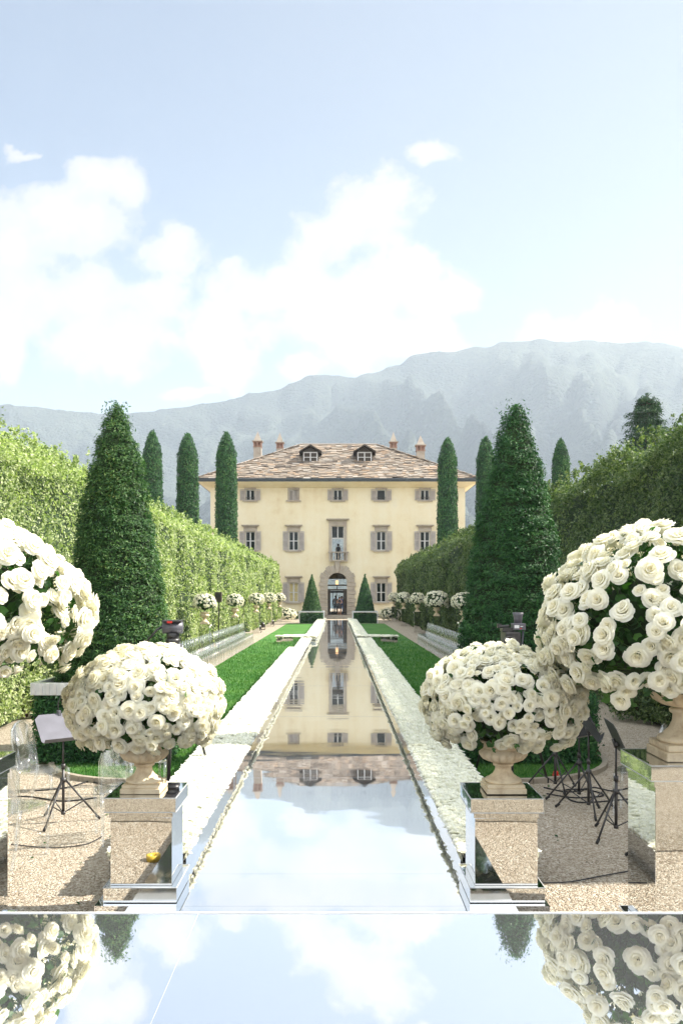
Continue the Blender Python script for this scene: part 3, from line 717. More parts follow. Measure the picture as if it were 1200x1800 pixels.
def ellipsoid_pts(n, rx, ry, rz, zmin, seed, gap=.0):
    r = np.random.default_rng(seed); N_ = int(n*2/(1-zmin)); k = np.arange(N_) + .5
    ph = np.arccos(1-2*k/N_); th = np.pi*(1+5**.5)*k
    D = np.stack([np.cos(th)*np.sin(ph), np.sin(th)*np.sin(ph), np.cos(ph)], 1)
    D = D[D[:, 2] > zmin]
    D = D + r.normal(0, .06, D.shape); D /= np.linalg.norm(D, axis=1, keepdims=True)
    return D
def bouquet(name, x, y, z, rx, ry, rz, n, rs, zmin, seed, label, group, leaf_n, leaf_s, lumps=.12, individual=True, keep=1.0, leafmul=1.0):
    r = np.random.default_rng(seed)
    root = empty(name, (x, y, z)); tag(root, label, 'flower arrangement', group)
    D = ellipsoid_pts(n, rx, ry, rz, zmin, seed)
    if keep < 1:   # leave natural gaps where foliage shows
        gp = fbm(D*4.3+seed, 2); D = D[gp < np.quantile(gp, keep)]
    lump = 1 + (fbm(D*1.6+seed*3.1, 2)-.5)*lumps*2 + r.normal(0, .03, len(D))
    P = D*np.array([rx, ry, rz])*lump[:, None]
    Nn = D/np.array([rx, ry, rz])*rx; Nn /= np.linalg.norm(Nn, axis=1, keepdims=True)
    Nn = Nn + r.normal(0, .24, Nn.shape); Nn /= np.linalg.norm(Nn, axis=1, keepdims=True)
    S = rs*r.uniform(.72, 1.22, len(P))
    Mx = frames(Nn, r=r)
    stuffi = []
    if individual:
        wp = P + np.array([x, y, z]); tocam = np.array([0, 0, EYE]) - wp; dist = np.linalg.norm(tocam, axis=1)
        facing = (D*tocam).sum(1)/dist
        pxx = VX + F*wp[:, 0]/wp[:, 1]; inf = ((pxx > -10) & (pxx < 1210))*1.0
        rank = np.argsort(-(facing + inf*2 + r.uniform(0, .05, len(P)))); front_ = set(rank[:99].tolist())
    else: front_ = set()
    sV = []; sF = []; sH = []; nb = 0
    for i in range(len(P)):
        if i in front_:
            o = bpy.data.objects.new('rose', RME[r.integers(len(RME))]); col.objects.link(o); o.parent = root
            m4 = Matrix(Mx[i].tolist()).to_4x4(); o.matrix_local = Matrix.Translation(P[i]) @ m4 @ Matrix.Scale(S[i], 4)
        else:
            T, TF, h = (RT[i % 5] if individual else MIDROSE)
            v_ = T @ Mx[i].T * S[i] + P[i]; sV.append(v_); sF.append(TF+nb); sH.append(h); nb += len(T)
    if sV:
        o = np_mesh('roses', np.concatenate(sV), np.concatenate(sF), M['petal'], root, True); set_heart(o.data, np.concatenate(sH)); tag(o, kind='stuff')
    # leaves: a shell just below the blooms and some between them
    d2 = ellipsoid_pts(leaf_n, 1, 1, 1, zmin-.08, seed+5); d2 = np.concatenate([d2, d2[::2], d2[1::3]]); d2 += r.normal(0, .05, d2.shape)
    rad = r.uniform(.72, .97, len(d2)); lump2 = 1 + (fbm(d2*1.6+seed*3.1, 2)-.5)*lumps*2
    Pl = d2*np.array([rx, ry, rz])*(rad*lump2)[:, None]; Nl = d2 + r.normal(0, .7, d2.shape)
    leaves('foliage', Pl, Nl, np.full(len(Pl), leaf_s), M['rose_leaf'], root, .5, 1.25, LEAF_L)
    # stems converging on the urn
    st = MB()
    if individual:
        for i in range(0, len(P), 2): st.tube([(P[i][0]*.05, P[i][1]*.05, -rz*.75), tuple(P[i]*.5 + np.array([0, 0, -rz*.2])), tuple(P[i]*.97)], [.005, .004, .003], 5)
    else:
        for i in range(0, len(P), 5): st.tube([(0, 0, -rz*.75), tuple(P[i]*.97)], [.012, .006], 4)
    st.build('stems', M['stem'], root)
    # wet foam ball the stems are pushed into
    MB().lathe([(max(.01, math.cos(a)*rx*.66), math.sin(a)*rz*.62) for a in np.linspace(-1.5, 1.57, 12)], 18).build('foam_core', M['hedge_core'], root, True)
    return root

# ------------------------------------------------------------------ urns and pedestals
def urn(x, y, z, h, w, label, group=None, n=48):
    """h: height to the rim, w: rim diameter"""
    root = empty('stone_urn', (x, y, z)); tag(root, label, 'urn', group)
    b = w*.42
    m = MB(); m.box(-b, b, -b, b, 0, h*.10); m.box(-b*.93, b*.93, -b*.93, b*.93, h*.102, h*.17)
    m.build('plinth', M['urn'], root, bevel=h*.012)
    rr = w/2
    foot = [(rr*.74, .172), (rr*.78, .20), (rr*.74, .235), (rr*.62, .25), (rr*.60, .27), (rr*.44, .32), (rr*.34, .40), (rr*.33, .47), (rr*.42, .49), (rr*.44, .52), (rr*.36, .545)]
    MB().lathe([(a, b_*h) for a, b_ in foot], n, rib=lambda th, i: (.035*math.cos(th*14) if 4 < i < 8 else 0)).build('foot', M['urn'], root, True)
    bowl = [(rr*.34, .546), (rr*.62, .575), (rr*.86, .63), (rr*.97, .70), (rr*.97, .755), (rr*.86, .80), (rr*.83, .83)]
    MB().lathe([(a, b_*h) for a, b_ in bowl], 96 if n > 30 else 32, rib=lambda th, i: (.15*abs(math.sin(th*8))**.8 - .09 if 0 < i < 5 else 0)).build('bowl', M['urn'], root, True)
    rim = [(rr*.84, .832), (rr*.86, .90), (rr*.93, .94), (rr*1.03, .965), (rr*1.04, .99), (rr*.97, 1.0), (rr*.85, .985), (rr*.8, .90)]
    MB().lathe([(a, b_*h) for a, b_ in rim], n).build('rim', M['urn'], root, True)
    return root
def pedestal(x0, x1, y0, z0, z1, label, group):
    w_ = x1-x0; cx_, cy_ = (x0+x1)/2, y0 + w_/2
    root = empty('mirrored_pedestal', (cx_, cy_, z0)); tag(root, label, 'pedestal', group); H = z1-z0; a = w_/2
    e = .0025
    def clad(name, a_, za, zb):
        MB().box(-a_, a_, -a_, a_, za, zb).build(name, M['clad_mirror'], root, bevel=.0015)
    clad('plinth', a*1.03, 0, .10); clad('shaft', a*.865, .102, H-.142); clad('collar', a*.9, H-.14, H-.098); clad('cap', a, H-.096, H)
    for zz, aa in ((.10, a*1.03), (H, a), (H-.096, a)):
        ed = MB()
        for sx_, sy_ in ((1, 0), (-1, 0), (0, 1), (0, -1)):
            if sx_: ed.box(sx_*aa-.003, sx_*aa+.003, -aa-.003, aa+.003, zz-.004, zz+.0015)
            else: ed.box(-aa+.0035, aa-.0035, sy_*aa-.003, sy_*aa+.003, zz-.004, zz+.0015)
        ed.build('edge_trim', M['acrylic_edge'], root)
    return root
PZt = .15   # aisle platform height
pg = 'mirrored pedestals by the stage'
pedestal(PX(184, 5.8), PX(309, 5.8), 5.8, PZt+.005, PZ(1403, 5.8), 'low mirrored pedestal standing left of the mirrored aisle', pg)
pedestal(PX(827, 5.8), PX(955, 5.8), 5.8, PZt+.005, PZ(1404, 5.8), 'low mirrored pedestal standing right of the mirrored aisle', pg)
pedestal(1.95, 2.53, 5.3, .0, PZ(1346, 5.3), 'tall mirrored pedestal at the right edge of the photo', pg)
pedestal(-2.76, -2.18, 5.22, .0, PZ(1346, 5.3), 'tall mirrored pedestal cut off by the left edge of the photo', pg)
ug = 'stone urns on the near pedestals'
cxl = PX(246.5, 6.04); cxr = PX(891, 6.04) - .03; zt = PZ(1403, 5.8)
urn(cxl+.03, 6.04, zt+.001, .36, .33, 'cream stone urn under the left ball of roses, on the low pedestal', ug)
urn(cxr, 6.04, zt+.001, .36, .33, 'cream stone urn under the right ball of roses, on the low pedestal', ug)
zb = PZ(1346, 5.3)
urn(2.27, 5.58, zb+.001, .60, .44, 'large carved sandstone urn at the right edge on the tall pedestal', ug)
urn(-2.47, 5.51, zb+.001, .60, .44, 'large carved stone urn out at the left edge on the tall pedestal', ug)
bg = 'large rose arrangements near the stage'
d = 6.04
bouquet('rose_arrangement', PX(259, d), d, PZ(1236, d), .515, .48, .395, 640, .050, -.64, 21, 'dense round ball of white roses left of the aisle, on the low pedestal', bg, 620, .075, .10, keep=.93)
bouquet('rose_arrangement', PX(885, d), d, PZ(1236, d), .535, .50, .39, 660, .050, -.64, 34, 'dense round ball of white roses right of the aisle, on the low pedestal', bg, 640, .075, .10, keep=.93)
bouquet('rose_arrangement', 2.25, 5.58, PZ(1112, 5.58), .88, .84, .66, 660, .062, -.53, 47, 'biggest loose white rose arrangement, with dark leaves showing, at the right edge', bg, 1700, .085, .12, keep=.88)
bouquet('rose_arrangement', -2.50, 5.55, PZ(1075, 5.55), .82, .80, .59, 640, .062, -.55, 58, 'big bright white rose arrangement cut off by the left edge', bg, 1200, .085, .10, keep=.93)

# urns in rows before the hedges
gl = 'urns of roses along the hedges'
LP = [(360, 29.7, 40), (413, 38.5, 30), (450, 48.6, 27), (473, 58.0, 25), (491.5, 68.0, 20)]
RP = [(815, 32.0, 42), (767, 40.3, 42), (733, 50.0, 28), (709, 60.0, 26), (692, 69.5, 22)]
ordn = ['nearest', 'second nearest', 'third nearest', 'fourth nearest', 'farthest']
for side, LST in (('left', LP), ('right', RP)):
    for i, (px, d, wd) in enumerate(LST):
        x = PX(px, d); wm_ = max(.78, min(1.15, wd*d/F)); zc = 1.92
        root = empty('mirrored_pedestal', (x, d, 0)); tag(root, '%s mirrored pedestal in the row before the %s hedge' % (ordn[i], side), 'pedestal', 'pedestals along the hedges')
        MB().box(-.22, .22, -.22, .22, 0, .08).build('plinth', M['clad_mirror'], root); MB().box(-.18, .18, -.18, .18, .082, 1.13).build('shaft', M['clad_mirror'], root); MB().box(-.22, .22, -.22, .22, 1.132, 1.2).build('cap', M['clad_mirror'], root)
        urn(x, d, 1.202, .42, .34, '%s stone urn in the row before the %s hedge' % (ordn[i], side), gl, 20)
        bouquet('rose_arrangement', x, d, zc, wm_/2, wm_/2, wm_*.42, 150, .052*wm_/.85, -.5, 70+i+(20 if side == 'right' else 0), '%s small ball of white roses in the row before the %s hedge' % (ordn[i], side), 'small rose balls along the hedges', 200, .10, .12, False, .88)
# flower mounds at the ends of the hedges
for px, lab in ((501, 'low mound of white roses at the far end of the left hedge'), (687, 'low mound of white roses at the far end of the right hedge')):
    d = 70.0; x = PX(px, d)
    bouquet('rose_mound', x, d, .55, .95, .7, .52, 200, .085, -.75, int(px), lab, 'low rose mounds', 260, .16, .15, False, .9)

# ------------------------------------------------------------------ the aisle: platform, flower boxes, rose carpets
root = empty('mirrored_aisle', (0, 30, 0)); tag(root, 'long wavy mirrored aisle running from the stage to the villa door', 'aisle'); ay = 30
fl = MB()
segs = [(2.9, 5.738, -1.40, 1.20), (5.74, 6.40, -1.63, 1.43), (6.402, 31.0, -1.66, 1.46), (31.004, 68.3, -1.38, 1.38)]
for a_, b_, xa, xb in segs: fl.box(xa+.1-.1, xb, a_-ay, b_-ay, .0, PZt)
fl.build('floor', M['floor_mirror'], root)
sm = MB()
for yy in np.arange(9.74, 68, 4.88): sm.box(-1.02, 1.02, yy-.001-ay, yy+.001-ay, PZt+.001, PZt+.0022)
sm.build('joints', M['seam'], root)
def strip(xa, xb, y0, y1, zt_, label, cells):
    """mirror-clad box"""
    r_ = empty('flower_box', ((xa+xb)/2, y0, 0)); tag(r_, label, 'flower box', 'mirrored flower boxes'); cx_ = (xa+xb)/2
    m = MB(); m.box(xa-.022-cx_, xb+.022-cx_, 0, y1-y0, PZt-.04 if cells else .0, zt_); m.build('side_panels', M['clad_mirror'], r_)
    MB().box(xa-cx_+.0, xb-cx_, .0, y1-y0-.01, zt_+.001, zt_+.008).build('foam', M['carpet_petal'], r_)
    return r_
def carpet(rects, name, label):
    Ps = []
    for (xa, xb, y0, y1, zt_) in rects:
        y = y0
        while y < y1:
            st = .046 + .0007*max(0, y-6)*1.3
            n = max(2, int((xb-xa)/st)); xs = np.linspace(xa+.005, xb-.005, n) + rng.normal(0, st*.17, n)
            ed = np.zeros(n); Ps.append(np.stack([xs, np.full(n, y) + rng.normal(0, st*.2, n), np.full(n, zt_) + rng.normal(0, .005, n) - .008, np.full(n, st*.95)], 1)); y += st*.92
    E_ = []
    for (xa, xb, y0, y1, zt_) in rects:
        for xe, sg in ((xa, -1), (xb, 1)):
            yy = []; y = y0
            while y < y1: yy.append(y); y += (.046 + .0009*max(0, y-6))*.8
            yy = np.array(yy); E_.append(np.stack([np.full(len(yy), xe + sg*.002), yy + rng.normal(0, .006, len(yy)), np.full(len(yy), zt_-.022) + rng.normal(0, .006, len(yy)), (.046+.0009*np.maximum(0, yy-6))*.72, np.full(len(yy), sg)], 1))
    E_ = np.concatenate(E_); nE = len(E_)
    Q = np.concatenate(Ps + [E_[:, :4]]); P = Q[:, :3]; SG = np.concatenate([np.zeros(len(Q)-nE), E_[:, 4]])
    near = P[:, 1] < 14
    Vs = []; Fs = []; Hs = []; nb = 0
    for msk, (T, TF, h) in ((near, MIDROSE), (~near, LOWROSE)):
        p = P[msk]; N = np.stack([rng.normal(0, .2, len(p)), rng.normal(0, .2, len(p)), np.where(SG[msk] == 0, 1, .12)], 1); N[:, 0] += SG[msk]*1.0; N[:, :2] *= .7; N[:, 2] -= (SG[msk] != 0)*.35
        Mx = frames(N)*(Q[msk, 3]*rng.uniform(.8, 1.2, len(p)))[:, None, None]
        V, Fa = scatter(T, TF, p, Mx); Vs.append(V); Fs.append(Fa+nb); Hs.append(np.tile(h, len(p))); nb += len(V)
    o = np_mesh(name, np.concatenate(Vs), np.concatenate(Fs), M['carpet_petal'], None, True); set_heart(o.data, np.concatenate(Hs))
    tag(o, label, 'rose carpet', None, 'stuff'); return o
ZT = .30
for side in ('left', 'right'):
    s_ = -1 if side == 'left' else 1
    inn, out_ = (-1.15, -1.71) if side == 'left' else (.945, 1.50)
    R_ = [(inn, out_, 6.45, 31.0), (inn, s_*1.50 if side == 'left' else 1.46, 31.0, 37.5), (s_*.94, s_*1.40, 39.6, 68.0)]
    rects = []
    for k, (a, b, y0, y1) in enumerate(R_):
        xa, xb = min(a, b), max(a, b)
        strip(xa+.01, xb-.01, y0, y1-.004, ZT-.015, ('nearest and longest', 'short middle', 'far')[k] + ' mirrored box of white roses on the %s side of the aisle' % side, True)
        rects.append((xa, xb, y0, y1, ZT))
    # cross arm
    xa, xb = (-2.72, -.94) if side == 'left' else (.94, 2.62)
    r_ = empty('flower_box', ((xa+xb)/2, 38.5, 0)); tag(r_, 'mirrored cross box of white roses reaching over the %s lawn' % side, 'flower box', 'mirrored flower boxes')
    cx_ = (xa+xb)/2
    pl = [(-.0, -.55), (.6, -.8), (1.0, -.8), (1.5, -.6), (1.78, -.2), (1.78, .3), (1.4, .8), (0, .95)]
    pts = [((-.94 - p) if side == 'left' else (.94 + p), q) for p, q in pl]
    if side == 'left': pts = pts[::-1]
    n = len(pts); V = [(x-cx_, q, z) for z in (.0, .34) for x, q in pts]
    MB().add(V, [tuple(range(n))[::-1], tuple(range(n, 2*n))] + [(i, (i+1) % n, n+(i+1) % n, n+i) for i in range(n)]).build('side_panels', M['clad_mirror'], r_)
    for p, q, L_ in ((0, .6, -.5), (.6, 1.0, -.75), (1.0, 1.45, -.65), (1.45, 1.76, -.3)):
        xx = (-.94-q, -.94-p) if side == 'left' else (.94+p, .94+q)
        rects.append((xx[0], xx[1], 38.5+L_, 38.5+(.9 if p < 1 else .65 if p < 1.4 else .3), .355))
    carpet(rects, 'rose_carpet', 'dense carpet of white roses on the flower boxes %s of the aisle' % side)

# ------------------------------------------------------------------ stage
SZ = 1.02; SY = (EYE-SZ)*F/(1604-VY)
root = empty('mirrored_stage', (0, 0, 0)); tag(root, 'raised mirrored stage with a white front edge filling the bottom of the photo', 'stage')
m = MB(); m.box(-5.2, -.5335, -3.5, SY-.012, SZ-.06, SZ); m.box(-.5305, 5.2, -3.5, SY-.012, SZ-.06, SZ)
m.build('deck', M['stage_mirror'], root)
MB().box(-.5333, -.5307, -3.49, SY-.013, SZ-.05, SZ-.0006).build('joint', M['seam'], root)
MB().box(-5.2, 5.2, SY-.011, SY, SZ-.06, SZ+.0025).build('front_edge', M['white_trim'], root)
MB().box(-5.15, 5.15, -3.45, SY-.05, SZ-.09, SZ-.062).build('frame', M['white_trim'], root)
for xx in (-5, -2.5, 0, 2.5, 5):
    for yy in (-3.2, -.4, SY-.25): MB().tube([(xx, yy, 0), (xx, yy, SZ-.092)], .03, 8).build('leg', M['black_metal'], root)
MB().box(-5.18, 5.18, SY-.048, SY-.04, .01, SZ-.064).build('skirt', M['clad_mirror'], root)

# ------------------------------------------------------------------ clear chairs
def make_chair(label, name='clear_chair'):
    root = empty(name); tag(root, label, 'chair')
    seat = MB(); n = 16
    pr = [(.21*math.copysign(abs(math.cos(t))**.5, math.cos(t)), .20*math.copysign(abs(math.sin(t))**.5, math.sin(t))) for t in np.linspace(0, 2*math.pi, 20, endpoint=False)]
    V = [(x, y, z) for z in (.435, .46) for x, y in pr]; k = len(pr)
    seat.add(V, [tuple(range(k))[::-1], tuple(range(k, 2*k))] + [(i, (i+1) % k, k+(i+1) % k, k+i) for i in range(k)]).build('seat', M['acrylic'], root, bevel=.004)
    # backrest: arched frame and thin curved panel (chair faces -y; back at +y)
    fr = [(-.19, .18, .46), (-.20, .205, .60), (-.205, .235, .76), (-.17, .255, .87), (-.09, .265, .925), (0, .268, .94), (.09, .265, .925), (.17, .255, .87), (.205, .235, .76), (.20, .205, .60), (.19, .18, .46)]
    b = MB().tube(fr, .015, 8); 
    pn = MB(); inner = [(x*.94, y+.01, min(z, .925)) for x, y, z in fr]
    fn = [Vector(p) for p in inner]; c = Vector((0, .235, .72)); V = [tuple(p) for p in fn] + [tuple(p+Vector((0, .008, 0))) for p in fn]; k = len(fn)
    pn.add(V, [tuple(range(k)), tuple(range(k, 2*k))[::-1]] + [(i, k+i, k+(i+1) % k, (i+1) % k) for i in range(k)])
    b.v += []; base = len(b.v); b.v += pn.v; b.f += [tuple(i+base for i in f) for f in pn.f]
    b.build('backrest', M['acrylic'], root, True)
    for sx_ in (-1, 1):
        MB().tube([(sx_*.18, -.17, .44), (sx_*.175, -.185, .25), (sx_*.165, -.19, 0)], [.021, .017, .012], 8).build('leg', M['acrylic'], root, True)
        MB().tube([(sx_*.18, .17, .46), (sx_*.18, .20, .25), (sx_*.185, .27, 0)], [.021, .017, .012], 8).build('leg', M['acrylic'], root, True)
    return root
proto = None
def place_chair(x, y, rz, label, group):
    global proto
    if proto is None: proto = make_chair(label); o = proto
    else: o = copy_tree(proto)
    o.location = (x, y, 0); o.rotation_euler = (0, 0, rz); tag(o, label, 'chair', group); return o
def nth(k): return '%d%s' % (k, 'th' if 10 < k % 100 < 14 else {1: 'st', 2: 'nd', 3: 'rd'}.get(k % 10, 'th'))
# rows along the lawns face the aisle
k = 0; y = 38.7
while y > 19.5:
    k += 1; place_chair(-3.98, y, R(90) + rng.normal(0, .02), 'clear acrylic chair, %s from the far end of the row beside the left lawn' % nth(k), 'clear chairs in the left row'); y -= .435 if k != 22 else .75
k = 0; y = 38.7
while y > 27.0:
    k += 1; place_chair(3.86, y, R(-90) + rng.normal(0, .02), 'clear acrylic chair, %s from the far end of the row beside the right lawn' % nth(k), 'clear chairs in the right row'); y -= .435
cg = 'clear chairs for the musicians'
place_chair(-2.72, 7.25, R(160), 'clear chair with round back behind the tall left pedestal', cg)
place_chair(-3.0, 8.75, R(80), 'clear chair turned sideways just left of the grey music stand', cg)
place_chair(-2.02, 7.9, R(205), 'clear chair directly behind the low left pedestal', cg)
place_chair(-2.08, 9.3, R(20), 'clear chair seen behind the left stone urn stem', cg)
place_chair(-3.75, 9.2, R(120), 'clear chair at the left edge, behind the round backed one', cg)
place_chair(3.05, 8.7, R(-120), 'clear chair half hidden behind the tall right pedestal', cg)

# ------------------------------------------------------------------ music stands
def music_stand(x, y, hz, rz, tilt, deskmat, label, lamp=False, rot=0):
    root = empty('music_stand', (x, y, 0), rz); tag(root, label, 'music stand', 'music stands on the gravel')
    MB().tube([(0, 0, .09), (0, 0, hz*.62)], .0145, 10).build('lower_tube', M['black_metal'], root, True)
    MB().tube([(0, 0, hz*.60), (0, 0, hz)], .010, 10).build('upper_tube', M['black_metal'], root, True)
    MB().tube([(0, 0, .40), (0, 0, .44)], .030, 12).tube([(0, 0, hz*.60), (0, 0, hz*.60+.05)], .021, 10).tube([(0, 0, .08), (0, 0, .11)], .022, 10).build('collar', M['black_metal'], root, True)
    for k in range(3):
        a = rot + 2*math.pi*k/3; c, s_ = math.cos(a), math.sin(a)
        lg = MB().tube([(c*.02, s_*.02, .42), (c*.34, s_*.34, .02)], .0095, 8).build('leg', M['black_metal'], root, True)
        MB().tube([(c*.31, s_*.31, .047), (c*.352, s_*.352, .012)], .014, 8).build('rubber_foot', M['rubber'], lg, True)
        MB().tube([(c*.01, s_*.01, .10), (c*.19, s_*.19, .20)], .006, 6).build('brace', M['black_metal'], root)
    # desk: faces local -y side, tilted
    ds = empty('x'); bpy.data.objects.remove(ds)
    MM = Matrix.Rotation(tilt, 3, 'X'); c0 = Vector((0, 0, hz+.06))
    d_ = MB(); w_, h_ = .50, .34
    pr = [(-w_/2+.02, -h_/2), (w_/2-.02, -h_/2), (w_/2, -h_/2+.02), (w_/2, h_/2-.05), (w_/2-.05, h_/2), (-w_/2+.05, h_/2), (-w_/2, h_/2-.05), (-w_/2, -h_/2+.02)]
    V = [tuple(MM @ Vector((px_, dy_, pz_)) + c0) for dy_ in (-.002, .002) for px_, pz_ in pr]; k = len(pr)
    d_.add(V, [tuple(range(k)), tuple(range(k, 2*k))[::-1]] + [(i, k+i, k+(i+1) % k, (i+1) % k) for i in range(k)])
    d_.build('desk', deskmat, root)
    lip = MB().obox(MM @ Vector((0, -.028, -h_/2)) + c0, (w_-.04, .055, .004), MM); lip.build('ledge', deskmat, root)
    MB().tube([(0, 0, hz-.03), tuple(MM @ Vector((0, .03, 0)) + c0)], .016, 8).tube([(-.05, 0, hz+.0), (.05, 0, hz+.0)], .018, 8).build('hinge', M['black_metal'], root, True)
    if lamp:
        top = MM @ Vector((.0, .0, h_/2)) + c0
        lp = empty('clip_lamp'); lp.parent = root; lp.name = 'clip_lamp'
        MB().cbox(top, (.03, .05, .06)).build('clip', M['grey_plastic'], lp, bevel=.005)
        pts = [top, top + Vector((-.01, .0, .10)), top + Vector((.02, 0, .17)), top + Vector((.09, -.02, .20)), top + Vector((.16, -.03, .18))]
        MB().tube(pts, .005, 6).build('gooseneck', M['black_metal'], lp, True)
    return root
music_stand(-2.69, 8.40, .88, R(38), R(-45), M['grey_desk'], 'music stand with a pale grey desk and clip lamp, left of the roses', True, R(100))
music_stand(2.58, 7.90, .86, R(84), R(-24), M['dark_desk'], 'black music stand nearest the tall right pedestal, legs fully visible', rot=R(20))
music_stand(2.585, 8.78, .84, R(70), R(-38), M['dark_desk'], 'black music stand in the middle of the right hand cluster', rot=R(75))
music_stand(2.62, 9.25, .80, R(40), R(-30), M['dark_desk'], 'black music stand just behind the middle one of the right cluster', rot=R(10))
music_stand(2.49, 9.75, .80, R(-60), R(30), M['dark_desk'], 'black music stand beside the yew base, leftmost of the right cluster', rot=R(95))
music_stand(2.66, 7.02, .80, R(60), R(-30), M['dark_desk'], 'black music stand mostly hidden behind the tall right pedestal, one leg showing', rot=R(62))

# ------------------------------------------------------------------ film tripods and camera
def tripod(x, y, hz, label, rot, grp='camera tripods'):
    root = empty('camera_tripod', (x, y, 0)); tag(root, label, 'tripod', grp)
    for k in range(3):
        a = rot + 2*math.pi*k/3; c, s_ = math.cos(a), math.sin(a)
        off = Vector((-s_*.025, c*.025, 0)); A = Vector((c*.07, s_*.07, hz)); B = Vector((c*.50, s_*.50, .03)); Md = A.lerp(B, .55)
        m_ = MB(); m_.tube([A+off, B+off*.3], .011, 8); m_.tube([A-off, B-off*.3], .011, 8); m_.cbox(Md, (.06, .06, .05))
        lg = m_.build('leg', M['black_metal'], root, True)
        MB().tube([B-Vector((0, 0, .03)), B+Vector((0, 0, .03))], .022, 8).build('rubber_foot', M['rubber'], lg)
    MB().lathe([(.09, hz-.04), (.095, hz), (.075, hz+.03), (.06, hz+.035)], 20).build('bowl', M['black_metal'], root, True)
    return root
# left: fluid head with monitor block
d = 10.0; x = PX(304, d)
tripod(x, d, 1.50, 'black film tripod standing behind the left ball of roses', R(35))
root = empty('fluid_head', (x, d, 1.535)); tag(root, 'black fluid camera head with red mark on the tripod behind the left roses', 'camera head')
MB().box(-.11, .09, -.1, .1, .0, .13).build('base_block', M['grey_plastic'], root, bevel=.012)
MB().box(-.045, .05, -.106, -.101, .03, .095).build('display', M['pink'], root)
MB().lathe([(.075, .132), (.085, .15), (.085, .185), (.06, .20)], 20).build('pan_ring', M['black_metal'], root, True)
MB().lathe([(.07, .201), (.075, .22), (.075, .25), (.055, .262)], 20).build('lower_drum', M['black_metal'], root, True)
MB().tube([(-.115, 0, .32), (.115, 0, .32)], .068, 18).build('tilt_drum', M['grey_plastic'], root, True)
MB().box(-.11, .11, -.09, .1, .385, .41).build('plate', M['black_metal'], root, bevel=.006)
MB().box(-.05, .01, -.095, -.06, .375, .40).build('lever', M['red'], root)
MB().tube([(-.12, .02, .33), (-.18, .0, .30), (-.30, -.03, .16)], [.016, .013, .012], 8).build('pan_handle', M['black_metal'], root, True)
# right: cinema camera
x = PX(897, d)
tripod(x, d, 1.44, 'black film tripod standing behind the right ball of roses', R(20))
root = empty('video_camera', (x, d, 1.475)); tag(root, 'black film camera with viewfinder hood on the tripod before the right cone', 'camera')
MB().tube([(-.02, 0, .0), (-.02, 0, .05)], .075, 16).cbox((-.02, 0, .075), (.17, .15, .04)).build('tilt_head', M['bronze'], root)
kb_ = MB().tube([(-.115, -.03, .03), (-.10, -.03, .03)], .02, 10).tube([(-.12, -.03, .105), (-.105, -.03, .105)], .018, 10).tube([(.075, -.05, .09), (.095, -.05, .09)], .013, 10); kb_.build('knobs', M['red'], root)
MB().box(-.11, .07, -.10, .12, .098, .125).build('plate', M['bronze'], root, bevel=.004)
MB().box(-.08, .10, -.10, .22, .14, .33).build('body', M['black_metal'], root, bevel=.012)
ls = MB().lathe([(.062, 0), (.062, .08), (.075, .085), (.075, .15), (.068, .152), (.05, .14), (.0, .135)], 24)
ls.v = [(-.055 + a, -.101 - c, .215 + b) for a, b, c in ls.v]; lo = ls.build('lens', M['black_metal'], root, True)
gd = MB().lathe([(.050, .143), (.0, .149)], 20); gd.v = [(-.055 + a, -.101 - c, .215 + b) for a, b, c in gd.v]; gd.build('front_glass', M['lens'], lo, True)
MB().box(-.10, .03, -.02, .15, .335, .375).tube([(-.14, 0, .39), (-.02, 0, .40)], .016, 8).cbox((-.13, .02, .40), (.05, .05, .05)).build('top_handle', M['black_metal'], root)
MB().box(.02, .165, -.06, .10, .352, .43).build('viewfinder_body', M['grey_plastic'], root, bevel=.006)
MB().box(.03, .085, -.064, -.061, .375, .41).build('label_plate', M['white_trim'], root)
MB().box(.10, .13, -.064, -.061, .393, .40).build('small_mark', M['white_trim'], root)
MB().box(.095, .115, -.064, -.061, .367, .378).build('red_mark', M['red'], root)
MB().lathe([(.045, .43), (.05, .50), (.055, .52), (.066, .555), (.060, .556), (.03, .52)], 20, c=(.085, 0, .0)).build('eyecup', M['grey_plastic'], root, True)
MB().tube([(.145, 0, .34), (.13, .0, .15), (.12, .02, .03)], [.012, .011, .008], 8).build('support_rod', M['grey_plastic'], root, True)

# ------------------------------------------------------------------ cables, tape, small items
def cable(pts, label, r_=.008, grp='black cables on the gravel'):
    P = [Vector(p) for p in pts]; out = []
    for i in range(len(P)-1):
        a, b, c, e = P[max(i-1, 0)], P[i], P[i+1], P[min(i+2, len(P)-1)]
        for t in np.linspace(0, 1, 8, endpoint=False): out.append(.5*((2*b) + (c-a)*t + (2*a-5*b+4*c-e)*t*t + (3*b-a-3*c+e)*t**3))
    out.append(P[-1]); o = MB().tube(out, r_, 6).build('cable', M['cable'], None, True); tag(o, label, 'cable', grp)
def gp(px, py, z=.01): d = (EYE-z)*F/(py-VY); return (PX(px, d), d, z)
cable([gp(90, 1352), gp(160, 1360), gp(205, 1357), gp(250, 1352), gp(330, 1349)], 'thin black cable on the grass edge under the left cone')
cable([gp(165, 1375), gp(200, 1382), gp(225, 1376), gp(205, 1366), gp(160, 1372), gp(120, 1384), gp(60, 1390)], 'looped black cable on the gravel behind the left music stand')
cable([gp(0, 1402), gp(50, 1400), gp(110, 1408), gp(170, 1402)], 'thin black cable running over sunny gravel at far left')
cable([gp(20, 1484), gp(90, 1490), gp(150, 1484), gp(180, 1470)], 'faint cable on the gravel in front of the left music stand', .005)
cable([gp(955, 1384), gp(1000, 1392), gp(1040, 1384), gp(1075, 1390), gp(1110, 1384)], 'black cable along the kerb of the right lawn')
